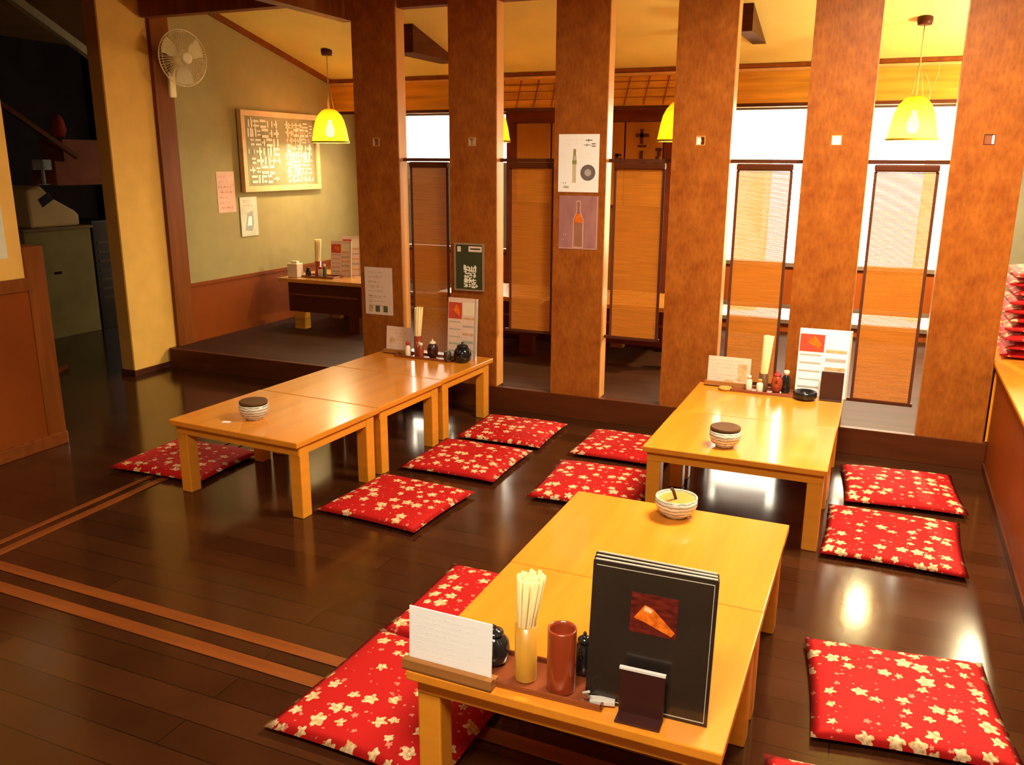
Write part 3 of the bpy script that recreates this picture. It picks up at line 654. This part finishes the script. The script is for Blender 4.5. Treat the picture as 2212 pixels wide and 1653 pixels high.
# --- nearest table
z = 0.3905
cond_tray(-0.688, 1.765, z, 0.37, 0.145, 0.03, 'long brown lacquer tray under the chopsticks and cup on the nearest table')
card_stand(-0.897, 1.685, z, 0.232, 0.160, -0.01, 0.05, 'blank-looking white card in a brown stand at the near left table corner', 11, white, ink_light, 8)
chopstick_holder(-0.714, 1.746, z + .007, 'bamboo holder full of pale chopsticks on the nearest table', hb=.150, hs=.285, seed=3, spread=.11)
cup(-0.618, 1.741, z + .007, 'tall red-brown lacquer cup beside the nearest chopsticks')
pot(-0.818, 1.780, z + .007, 'round black pot half hidden behind the white card', r=.043, h=.10)
pot(-0.588, 1.826, z + .007, 'black pot between the red-brown cup and the black menus', r=.030, h=.11)
MBo = MB().box(-.030, .030, -.012, .012, 0, .010).tube([(-.03, 0, .012), (-.045, -.012, .03), (-.03, -.02, .04)], .0035, 8)
tag(MBo.build('napkin_clip', mat('pale_silver_plastic', (.62, .58, .52), .25), loc=(-0.508, 1.727, z + .0065), rot=(0, 0, .25), bevel=.001), 'small chrome clip lying between the tray and the menu stand', 'clip')
# menus: three binders leaning back, the front one with a dish photo
labs = ['black menu binder at the front of the stack, with an orange dish photo', 'black menu binder in the middle of the stack on the nearest table', 'black menu binder at the back of the stack on the nearest table']
for k in range(3):
    t = thing('menu_binder', labs[k], 'menu', (-0.408 - .004 * k, 1.738 + .017 * k, z), math.radians(1.5 - k), 'black menu binders on the nearest table')
    c = MB().box(-.146, .146, 0, .010, 0, .352)
    c.box(-.138, .138, -.0006, 0, .008, .0105, 1).box(-.138, .138, -.0006, 0, .341, .343, 1).box(.1365, .138, -.0006, 0, .008, .343, 1)
    if k == 0: menu_photo(c, -.050, .195, .060, .292, 2, 3)
    c.build('cover', [menu_m, menu_edge, mat('dark_red_photo', (.11, .010, .008), .3, (30, 30, 90), .8), ink_orange, mat('pale_highlight_print', (.95, .62, .35), .4)], t, rot=(-0.11, 0, 0), bevel=.0015)
    MB().box(-.142, .142, .002, .008, .3535, .3555).build('page_edges', menu_edge, t, rot=(-0.11, 0, 0))
t = thing('menu_stand', 'dark maroon stand with a silver top edge in front of the menus', 'menu stand', (-0.412, 1.722, z), .03)
MB().box(-.053, .053, -.006, .0, 0, .118).box(-.053, .053, -.045, .0, 0, .006).build('body', maroon, t, rot=(0, 0, 0), bevel=.0015)
MB().box(-.054, .054, -.0075, .001, .118, .124).build('top_edge', mat('silver_edge', (.80, .78, .75), .3), t)
bowl(-0.606, 2.920, z, 'open striped bowl with a tan lid and stick, on a table edge', 'open')

# --- far right table
cond_tray(-0.524, 4.844, z, 0.40, 0.125, 0, 'brown lacquer tray at the far end of the right-hand table')
card_stand(-0.755, 4.882, z, 0.24, 0.165, 0, 0.10, 'pale illustrated card with a yellow side at the far right table end', 21, paper_pink, ink_grey, 6, [(.05, .03, .10, .13), (-.02, .012, .03, .035)])
chopstick_holder(-0.556, 4.856, z + .007, 'dark holder of pale chopsticks on the far right table', w_=.052, hb=.10, hs=.315, m=lid_wood, seed=7)
pot(-0.481, 4.853, z + .007, 'pot with a red lid beside the chopsticks on the far right table', r=.032, h=.115, m=red_lacq, capm=red_bright)
bottle(-0.630, 4.829, z + .007, 'small cream bottle left of the chopsticks on the right table', m=cream_cer, capm=cream_cer, h=.085)
bottle(-0.568, 4.810, z + .007, 'small cream bottle before the chopsticks on the right table', m=cream_cer, capm=lid_tan, h=.075)
bottle(-0.435, 4.868, z + .007, 'dark bottle with a pale cap right of the red-lidded pot', r=.024, m=black_soft, capm=cream_cer, h=.125)
def food_menu(x, y, zz, w_, h, rot, tilt, label, seed, group='picture menus on the low tables'):
    t = thing('picture_menu', label, 'menu', (x, y, zz), rot, group)
    c = MB().box(-w_ / 2, w_ / 2, 0, .008, 0, h)
    c.box(-w_ / 2 + .004, -w_ / 2 + .5 * w_, -.0007, 0, h * .66, h - .03, 1)
    c.prism([(-w_ * .33, h * .80), (-w_ * .20, h * .90), (-w_ * .06, h * .78), (-w_ * .10, h * .70)], -.0014, -.0006, 2)
    rnd = random.Random(seed)
    for k in range(5):
        v = h * (.60 - .12 * k); c.box(-w_ / 2 + .01, -w_ * .04, -.0008, 0, v, v + .006 + .006 * rnd.random(), 3)
        v = h * (.66 - .13 * k); c.box(w_ * .04, w_ / 2 - .015, -.0008, 0, v, v + .012 + .008 * rnd.random(), 3 if k % 2 else 4)
    c.box(w_ * .03, w_ / 2 - .012, -.0008, 0, h * .72, h * .93, 5)
    c.build('sheet', [white if seed == 5 else paper_pink, ink_red, ink_orange, ink_grey, ink_tan, paper_cream if seed != 5 else white], t, rot=(-tilt, 0, 0), bevel=.001)
    MB().box(w_ / 2 - .004, w_ / 2 + .006, -.004, .014, 0, h).build('binder_edge', menu_edge, t, rot=(-tilt, 0, 0))
    return t
food_menu(-0.252, 4.866, z, .265, .375, 0.02, .09, 'white picture menu with a red panel standing at the far right table end', 5)
t = MB().box(-.058, .058, -.012, .010, 0, .155).box(-.058, .058, -.04, .01, 0, .006)
tag(t.build('menu_stand', maroon, loc=(-0.192, 4.829, z), rot=(-.05, 0, 0), bevel=.002), 'dark maroon stand before the white picture menu', 'menu stand')
def ashtray(x, y, zz, r, h, label):
    return tag(MB().lathe([(r * .75, 0), (r, h * .35), (r, h * .8), (r * .93, h), (r * .82, h), (r * .75, h * .4), (r * .5, h * .3)], 30).build('ashtray', black_soft, loc=(x, y, zz)), label, 'ashtray')
ashtray(-0.322, 4.786, z, .062, .045, 'black round ashtray before the white picture menu')
tag(MB().lathe([(.03, 0), (.04, .012), (.036, .016)], 20).build('small_dish', lid_tan, loc=(-0.755, 4.805, z)), 'small tan dish before the card on the far right table', 'dish')
bowl(-0.583, 3.795, z, 'striped bowl with a brown lid near the front of the right-hand table', 'lid', r=.070, h=.078)

# --- left row
cond_tray(-2.694, 4.810, z, 0.42, 0.12, -0.02, 'brown lacquer tray at the far end of the long left tables')
card_stand(-2.924, 4.839, z, 0.19, 0.175, 0.0, 0.10, 'small pale illustrated card at the far end of the left tables', 31, paper_pink, ink_tan, 6, [(-.07, .07, -.03, .10)])
chopstick_holder(-2.759, 4.815, z + .007, 'red-brown holder of yellow-lit chopsticks on the left tables', w_=.054, hb=.135, hs=.325, m=red_lacq, seed=9)
pot(-2.650, 4.815, z + .007, 'dark red pot on the left tray, right of the chopsticks', r=.036, h=.115, m=maroon, capm=cream_cer)
bottle(-2.814, 4.776, z + .007, 'small cream bottle left of the chopsticks on the left tables', h=.095, m=cream_cer, capm=red_bright)
bottle(-2.713, 4.772, z + .007, 'small dark bottle with cream cap on the left tray', h=.10, m=red_lacq, capm=cream_cer)
food_menu(-2.468, 4.863, z, .205, .40, -0.03, .07, 'dim picture menu with a red photo beneath the small chalkboard', 4)
pot(-2.424, 4.800, z, 'round black pot before the dim picture menu on the left tables', r=.058, h=.125)
tag(MB().lathe([(.022, 0), (.024, .01), (.024, .062), (.02, .068)], 24).build('lidded_shaker', steel_dark, loc=(-2.516, 4.767, z)), 'small grey metal shaker beside the black pot on the left tables', 'shaker')
bowl(-2.814, 3.256, z, 'striped bowl with a brown lid at the near end of the long left tables', 'lid', r=.072, h=.078)
for (x, y) in [(-2.90, 3.15)]:
    tag(MB().box(-.02, .02, -.012, .012, 0, .002).build('paper_slip', white, loc=(x, y, z), rot=(0, 0, .3)), 'tiny white paper slip on the near edge of the left table', 'paper')

# ------------------------------------------------------------------ rear room: booth tables
def booth_table(x, y, label, w_=.92, d=.70, top=0.612):
    t = thing('booth_table', label, 'table', (x, y, PZ), 0, 'booth tables behind the partition')
    H = top - PZ
    MB().box(-w_ / 2, w_ / 2, -d / 2, d / 2, H - .035, H).build('tabletop', booth_wood, t, bevel=.004)
    MB().box(-w_ / 2 + .09, w_ / 2 - .05, -d / 2 + .03, -d / 2 + .05, H - .30, H - .035).build('apron', booth_base, t)
    MB().box(-w_ / 2 + .09, w_ / 2 - .05, d / 2 - .05, d / 2 - .03, .0, H - .035).build('apron', booth_base, t)  # full-height back panel added to keep the opening under the table dark
    MB().box(-w_ / 2 + .12, w_ / 2 - .10, -d / 2 + .015, -d / 2 + .035, H - .15, H - .135).build('rail', post_wood, t)
    for sx in (-1, 1):
        for sy in (-1, 1):
            cx = sx * (w_ / 2 - .17) + .03; cy = sy * (d / 2 - .07)
            MB().box(cx - .055, cx + .055, cy - .045, cy + .043, 0, H - (.30 if sy < 0 else .24)).build('leg', booth_base if sx > 0 else band_wood, t, bevel=.004)
    return t
booth_table(-4.56, 6.60, 'raised booth table by the green wall, under the menu board')
booth_table(-2.86, 6.46, 'booth table glimpsed below the blind left of the poster pillar')
booth_table(-1.70, 6.46, 'booth table glimpsed below the blind right of the poster pillar')
zb = 0.6125
# things on the booth table by the green wall
tag(MB().box(-.055, .055, -.045, .045, 0, .125).box(-.035, .035, -.02, .02, .125, .145).build('napkin_box', cream_cer, loc=(-4.905, 6.36, zb), bevel=.006), 'cream napkin box at the left end of the booth table', 'napkin box')
chopstick_holder(-4.755, 6.50, zb + .007, 'brown holder of yellow-lit chopsticks on the booth table', w_=.06, hb=.13, hs=.33, m=red_lacq, seed=13)
cond_tray(-4.68, 6.455, zb, .34, .16, 0, 'brown tray under the condiments on the booth table')
bottle(-4.675, 6.42, zb + .007, 'small cream bottle on the booth table tray', h=.09)
bottle(-4.620, 6.41, zb + .007, 'green glass bottle on the booth table tray', h=.12, m=ink_green, capm=cream_cer)
bottle(-4.80, 6.41, zb + .007, 'dark bottle before the napkin box on the booth table', h=.08, m=black_soft, capm=maroon, r=.025)
food_menu(-4.560, 6.57, zb, .20, .32, .12, .1, 'pink picture menu leaning on the booth table by the green wall', 4, None)
food_menu(-4.50, 6.66, zb, .17, .36, .3, .1, 'pale menu behind the pink one on the booth table', 4, None)

# ------------------------------------------------------------------ lamps
def pendant(x, label, power=7):
    y = 6.84; zt = cz(y); zr = 1.80
    t = thing('pendant_lamp', label, 'lamp', (x, y, zr), 0, 'yellow dome pendant lamps')
    prof = [(.166, 0), (.168, .012), (.160, .05), (.148, .12), (.130, .19), (.104, .242), (.068, .280), (.035, .295)]
    p2 = prof + [(r - .004, z_ - .003) for r, z_ in reversed(prof)]
    MB().lathe(p2, 40, cap0=False, cap1=False).build('lamp_shade', shade_m, t)
    MB().lathe([(.172, -.004), (.172, .012), (.160, .012), (.160, -.004), (.172, -.004)], 40, cap0=False, cap1=False).build('rim', mat('olive_cane_rim', (.45, .36, .05), .5), t)
    MB().lathe([(.002, .05), (.028, .06), (.042, .09), (.036, .13), (.018, .17), (.016, .20)], 24).build('bulb', bulb_m, t)
    MB().lathe([(.045, zt - zr - .045), (.05, zt - zr - .02), (.05, zt - zr + .03)], 20).build('canopy', dark_wood, t)
    MB().tube([(0, 0, .52), (0, 0, zt - zr - .03)], .004, 6).build('cord', cord_m, t)
    for k in range(3):
        a = k * 2.1 + .35; MB().tube([(0, 0, .53), (.045 * math.cos(a), .045 * math.sin(a), .288)], .0028, 6).build('hanging_string', cord_m, t)
    MB().tube([(0, 0, .53), (0.0, 0, .20)], .003, 6).build('inner_cord', cord_m, t)
    l = bpy.data.lights.new('lamp_light', 'POINT'); l.energy = power; l.color = (1, .80, .42); l.shadow_soft_size = .045
    lo = bpy.data.objects.new('lamp_light', l); C.objects.link(lo); lo.parent = t; lo.location = (0, 0, .03)
    return t
pendant(-4.79, 'yellow dome lamp hanging before the menu board by the green wall', 26)
pendant(-3.17, 'yellow dome lamp mostly hidden behind the second pillar')
pendant(-1.56, 'yellow dome lamp half hidden behind the fourth pillar, near the doorway curtain')
l4 = pendant(0.084, 'bright yellow dome lamp hanging before the rightmost window', 230)
MB().tube([(0.02, 0, .48), (.06, 0, .40), (.085, 0, .32), (.08, 0, .22)], .003, 6).build('loose_string', cord_m, l4)
MB().tube([(.085, 0, .33), (.12, 0, .44), (.12, 0, .50)], .003, 6).build('loose_string', cord_m, l4)

# ------------------------------------------------------------------ wall fan
t = thing('wall_fan', 'yellowed white wall fan mounted high on the green wall', 'fan', (-5.27, 5.40, 2.20))
MB().box(-.0 + .0, .045, -.035, .035, -.09, .10).build('wall_bracket', fan_white, t, bevel=.012)
MB().tube([(.03, 0, .08), (.08, 0, .15), (.15, -.02, .185)], [.022, .022, .03], 12).build('arm', fan_white, t)
Mf = Matrix.Translation((.20, -.05, .19)) @ Matrix.Rotation(math.radians(-13), 4, 'Z') @ Matrix.Rotation(PI / 2, 4, 'Y')
MB().lathe([(.03, -.09), (.06, -.07), (.065, 0), (.05, .02)], 24, M=Mf).build('motor_housing', fan_white, t)
R0 = .203
rg = MB()
for (rr, hh) in [(R0, .02), (R0 * .93, .045), (R0 * .93, -.008)]:
    pts = [Mf @ Vector((rr * math.cos(2 * PI * k / 48), rr * math.sin(2 * PI * k / 48), hh)) for k in range(49)]; rg.tube(pts, .004 if rr == R0 else .0015, 6)
for k in range(56):
    a = 2 * PI * k / 56; c, s_ = math.cos(a), math.sin(a)
    rg.tube([Mf @ Vector((r_ * c, r_ * s_, h_)) for r_, h_ in [(.038, .068), (.12, .064), (R0 * .9, .045), (R0, .02), (R0 * .9, -.01), (.06, -.03)]], .0013, 4)
rg.build('wire_guard', fan_white, t)
MB().lathe([(.045, .062), (.045, .070), (.030, .076)], 28, M=Mf).build('centre_badge', mat('fan_badge', (.92, .80, .50), .35), t)
for k in range(3):
    a0 = k * 2 * PI / 3; v = []; f = []
    bl = MB(); n1 = 8; b0 = 0
    for sgn in (1, -1):
        for i in range(n1):
            for j in range(6):
                r_ = .04 + (R0 - .055) * i / (n1 - 1); wd = .9 * math.sin(min(1, .25 + i / (n1 - 1)) * PI * .72); a = a0 + (j / 5 - .5) * wd * 1.1
                bl.v.append(tuple(Mf @ Vector((r_ * math.cos(a), r_ * math.sin(a), .018 + .024 * (j / 5 - .5) + sgn * .001))))
    for s2 in (0, 1):
        for i in range(n1 - 1):
            for j in range(5):
                a = s2 * n1 * 6 + i * 6 + j; bl.f.append((a, a + 6, a + 7, a + 1)); bl.m.append(0); bl.sm.append(True)
    bl.build('fan_blade', fan_blade, t)

# ------------------------------------------------------------------ boards, notices, posters
RX = (0, 0, PI / 2)   # local -Y face turned to +X
t = thing('menu_board', 'framed chalk menu board on the green wall behind the lamp', 'board', (-5.262, 6.70, 1.365), PI / 2)
Wb, Hb = 1.12, .70
MB().box(-Wb / 2, Wb / 2, -.045, 0, 0, .05).box(-Wb / 2, Wb / 2, -.045, 0, Hb - .05, Hb).box(-Wb / 2, -Wb / 2 + .05, -.045, 0, .05, Hb - .05).box(Wb / 2 - .05, Wb / 2, -.045, 0, .05, Hb - .05).build('frame', frame_pale, t, bevel=.003)
c = MB().box(-Wb / 2 + .05, Wb / 2 - .05, -.028, -.002, .05, Hb - .05)
scribble(c, -Wb / 2 + .09, .07, -.02, Hb - .07, 7, 41, 1, y=-.0295, hfrac=1.0, wmin=.5, wmax=1.2, fill=.95)
scribble(c, .03, .07, Wb / 2 - .08, Hb - .07, 8, 42, 1, y=-.0295, hfrac=1.1, wmin=.4, wmax=1.2, fill=.9)
scribble(c, .05, .06, Wb / 2 - .07, Hb - .09, 9, 43, 2, y=-.0300, hfrac=.7, wmin=.4, wmax=1.2, fill=.9)
for k, (u, v) in enumerate([(-.42, .60), (-.37, .585)]): c.box(u, u + .012, -.0297, -.02, v - .05, v + .04, 1)
c.build('board', [slate_worn, chalk, chalk_pink], t)
def sheet(name, x, y, zc, w_, h, rot, base, label, cat, fn, mats, group=None):
    c = MB().box(-w_ / 2, w_ / 2, 0, .002, -h / 2, h / 2); fn(c, w_, h)
    o = c.build(name, [base] + mats, loc=(x, y, zc), rot=(0, 0, rot)); return tag(o, label, cat, group)
def f_note(seed, rows, hf=.5): return lambda c, w_, h: scribble(c, -w_ / 2 + .02, -h / 2 + .02, w_ / 2 - .02, h / 2 - .02, rows, seed, 1, y=-.0006, hfrac=hf)
sheet('notice', -5.268, 5.95, 1.372, .22, .345, PI / 2, mat('pink_notice_paper', (.72, .46, .36), .6), 'pinkish handwritten notice on the green wall, left of the menu board', 'notice', f_note(51, 7), [mat('rose_ink', (.60, .22, .20), .6)])
def f_blue(c, w_, h):
    scribble(c, -w_ / 2 + .02, h * .22, w_ / 2 - .02, h / 2 - .02, 2, 52, 1, y=-.0006, hfrac=.6)
    c.prism([(-.06, -.12), (-.02, .03), (.05, .05), (.06, -.06), (.03, -.13)], -.0008, 0, 2)
    c.prism([(-.03, -.08), (-.01, .0), (.03, .0), (.03, -.08)], -.0014, 0, 3)
sheet('notice', -5.262, 6.215, 1.152, .225, .345, PI / 2, mat('pale_green_notice', (.62, .62, .50), .6), 'pale notice with a grey drawing, just below the menu board', 'notice', f_blue, [ink_tan, mat('blue_grey_print', (.36, .40, .38), .5), white])
def f_pink(c, w_, h):
    scribble(c, -w_ / 2 + .02, -h * .15, w_ / 2 - .02, h / 2 - .02, 6, 53, 2, y=-.0006, hfrac=.5)
    scribble(c, -w_ / 2 + .02, -h * .35, w_ / 2 - .02, -h * .08, 3, 54, 2, y=-.0006, hfrac=.6)
    for u in (-.085, -.030, .035): c.box(u, u + .035, -.0007, 0, -h / 2 + .02, -h / 2 + .065, 1 if u > -.05 else 2)
yf = YP - 0.0165
sheet('notice', -3.249, yf, .752, .225, .335, 0, paper_pink, 'pale pink notice with two small dark pictures on the leftmost pillar', 'notice', f_pink, [ink_green, ink_tan])
def f_white(c, w_, h):
    c.lathe([(.048, 0), (.048, .0012)], 24, M=Matrix.Translation((.062, 0, -.055)) @ Matrix.Scale(1, 4) @ Matrix.Rotation(PI / 2, 4, 'X'), mi=1)
    c.lathe([(.022, 0), (.022, .0022)], 16, M=Matrix.Translation((.062, 0, -.055)) @ Matrix.Rotation(PI / 2, 4, 'X'), mi=4)
    c.box(-.038, -.014, -.0008, 0, -.115, .045, 2).box(-.034, -.018, -.0010, 0, .045, .085, 3).box(-.040, -.012, -.0012, 0, -.005, .018, 3)
    scribble(c, -.10, .105, .04, .15, 2, 61, 5, y=-.0006)
    scribble(c, .03, .095, .11, .15, 2, 62, 1, y=-.0008, hfrac=.8)
    scribble(c, .0, .01, .11, .085, 4, 63, 5, y=-.0006); scribble(c, -.105, -.155, -.05, -.105, 2, 64, 1, y=-.0006, hfrac=.8)
sheet('poster', -1.784, yf, 1.634, .262, .345, 0, white, 'white poster with a bottle and a grey bowl on the third pillar', 'poster', f_white, [mat('grey_bowl_print', (.16, .13, .13), .5), mat('beige_bottle_print', (.52, .48, .34), .5), mat('olive_print', (.30, .29, .10), .5), ink_grey, ink_light])
def f_mauve(c, w_, h):
    outl = [(-.035, -.155), (-.035, .02), (-.014, .07), (-.014, .135), (.014, .135), (.014, .07), (.035, .02), (.035, -.155)]
    c.prism(outl, -.0008, 0, 1)
    inn = [(-.028, -.148), (-.028, .018), (-.008, .066), (-.008, .128), (.008, .128), (.008, .066), (.028, .018), (.028, -.148)]
    c.prism(inn, -.0012, 0, 2)
    c.prism([(-.026, 0), (-.012, .055), (.012, .055), (.028, 0)], -.0016, 0, 3)
    c.box(-w_ / 2 + .004, w_ / 2 - .004, -.0007, 0, -h / 2 + .004, -h / 2 + .008, 1).box(w_ / 2 - .010, w_ / 2 - .005, -.0007, 0, -h / 2 + .004, h / 2 - .004, 1)
    scribble(c, -.11, -.15, -.06, .12, 9, 65, 1, y=-.0006, fill=.3)
sheet('poster', -1.777, yf, 1.275, .258, .330, 0, paper_mauve, 'mauve poster with an orange bottle on the third pillar, below the white one', 'poster', f_mauve, [mat('pale_mauve_print', (.60, .34, .28), .5), mat('brown_mauve_print', (.30, .14, .09), .5), ink_orange])
t = thing('chalkboard', 'small green chalkboard with chalk writing on the second pillar', 'chalkboard', (-2.534, yf, .80))
MB().box(-.11, .11, -.012, 0, 0, .012).box(-.11, .11, -.012, 0, .306, .318).box(-.11, -.098, -.012, 0, .012, .306).box(.098, .11, -.012, 0, .012, .306).build('frame', mat('grey_brown_frame', (.30, .20, .12), .5), t)
c = MB().box(-.098, .098, -.008, -.001, .012, .306)
scribble(c, -.045, .02, .075, .175, 5, 71, 1, y=-.0090, hfrac=.95, wmin=.4, wmax=.9, fill=.9)
scribble(c, -.04, .02, .07, .16, 4, 72, 1, y=-.0092, hfrac=.95, wmin=.4, wmax=.9, fill=.9)
c.box(-.002, .095, -.0095, -.008, .262, .298, 2).box(.01, .085, -.0100, -.008, .276, .286, 0).box(-.085, -.06, -.0095, -.008, .26, .295, 2)
c.build('board', [slate, chalk, chalk_pink], t)
# papers on the near left wall
sheet('notice', -4.398, 3.085, 1.260, .26, .285, PI / 2, mat('grey_white_paper', (.72, .72, .56), .6), 'pale notice cut by the left edge, lower on the cream wall', 'notice', f_note(81, 6, .4), [ink_light])
sheet('notice', -4.398, 3.10, 1.720, .26, .165, PI / 2, paper_cream, 'small cream notice at the left edge, higher on the cream wall', 'notice', f_note(82, 3, .4), [ink_light])

# ------------------------------------------------------------------ dark passage behind the left walls
t = thing('service_counter', 'olive counter cabinet standing in the dark passage', 'counter', (-7.07, 5.70, 0))
MB().box(-.6, 0, -.35, .36, .0, 1.0).build('body', counter_m, t, bevel=.004)
MB().box(-.62, .02, -.37, .38, 1.0, 1.03).build('worktop', mat('counter_top_tan', (.34, .22, .09), .5), t, bevel=.004)
MB().box(0, .012, -.10, -.02, .60, .625).build('handle', chrome, t)
t = thing('cash_register', 'beige machine with a rounded top on the passage counter', 'machine', (-7.10, 5.72, 1.03))
MB().prism([(-.26, 0), (-.26, .34), (-.12, .38), (.0, .26), (.22, .14), (.26, .10), (.26, 0)], -.38, .0, M=Matrix(((0, 1, 0, 0), (1, 0, 0, 0), (0, 0, 1, 0), (0, 0, 0, 1)))).build('casing', beige_pl, t, bevel=.02)
MB().box(-.02, .006, -.02, .12, .22, .30).build('screen', black, t, rot=(.5, 0, 0))
tag(MB().box(-.03, .03, -.06, .06, 0, .006).box(-.012, .012, -.012, .012, .006, .13).box(-.05, .05, -.07, .07, .13, .22).build('card_reader', mat('pale_grey_plastic', (.5, .5, .42), .4), loc=(-7.04, 5.60, 1.415), rot=(0, 0, .4), bevel=.004), 'small pale device on top of the beige machine', 'device')
t = thing('metal_cabinet', 'black vented cabinet at the right of the passage counter', 'cabinet', (-7.07, 6.25, 0))
MB().box(-.6, 0, -.17, .22, 0, 1.06).build('body', black, t, bevel=.004)
for k in range(7): MB().box(0, .008, -.13, .15, .30 + k * .09, .318 + k * .09).build('vent', steel_dark, t)
tag(MB().lathe([(.05, 0), (.07, .06), (.05, .16), (.02, .2)], 20).build('red_ornament', mat('red_ornament_paint', (.45, .05, .04), .4), loc=(-7.2, 5.95, 1.84)), 'red ornament hanging in the dark passage', 'ornament')
tag(MB().box(-.30, .02, -.20, .32, 0, .22).box(-.28, .03, -.10, .30, .22, .42).build('stacked_boxes', mat('reddish_carton', (.34, .09, .04), .6), loc=(-7.2, 6.05, 1.40)), 'reddish boxes stacked above the passage counter', 'boxes')
def beam(name, a, b_, r, m, label, cat):
    a, b_ = Vector(a), Vector(b_); d = (b_ - a); M = Matrix.Translation(a) @ d.to_track_quat('X', 'Z').to_matrix().to_4x4()
    o = MB().box(0, d.length, -r, r, -r, r, M=M).build(name, m); return tag(o, label, cat)
beam('stair_stringer', (-7.07, 5.45, 3.02), (-7.07, 6.35, 2.56), .035, mat('pale_stringer_paint', (.80, .66, .36), .5), 'pale sloping stringer high in the dark passage', 'stair part')
beam('handrail', (-7.0, 5.20, 2.12), (-7.0, 5.95, 1.66), .02, post_wood, 'brown sloping handrail in the dark passage', 'handrail')
beam('step_sill', (-5.80, 4.38, .02), (-5.98, 4.74, .02), .018, post_wood, 'short brown sill on the floor at the passage entrance', 'sill')
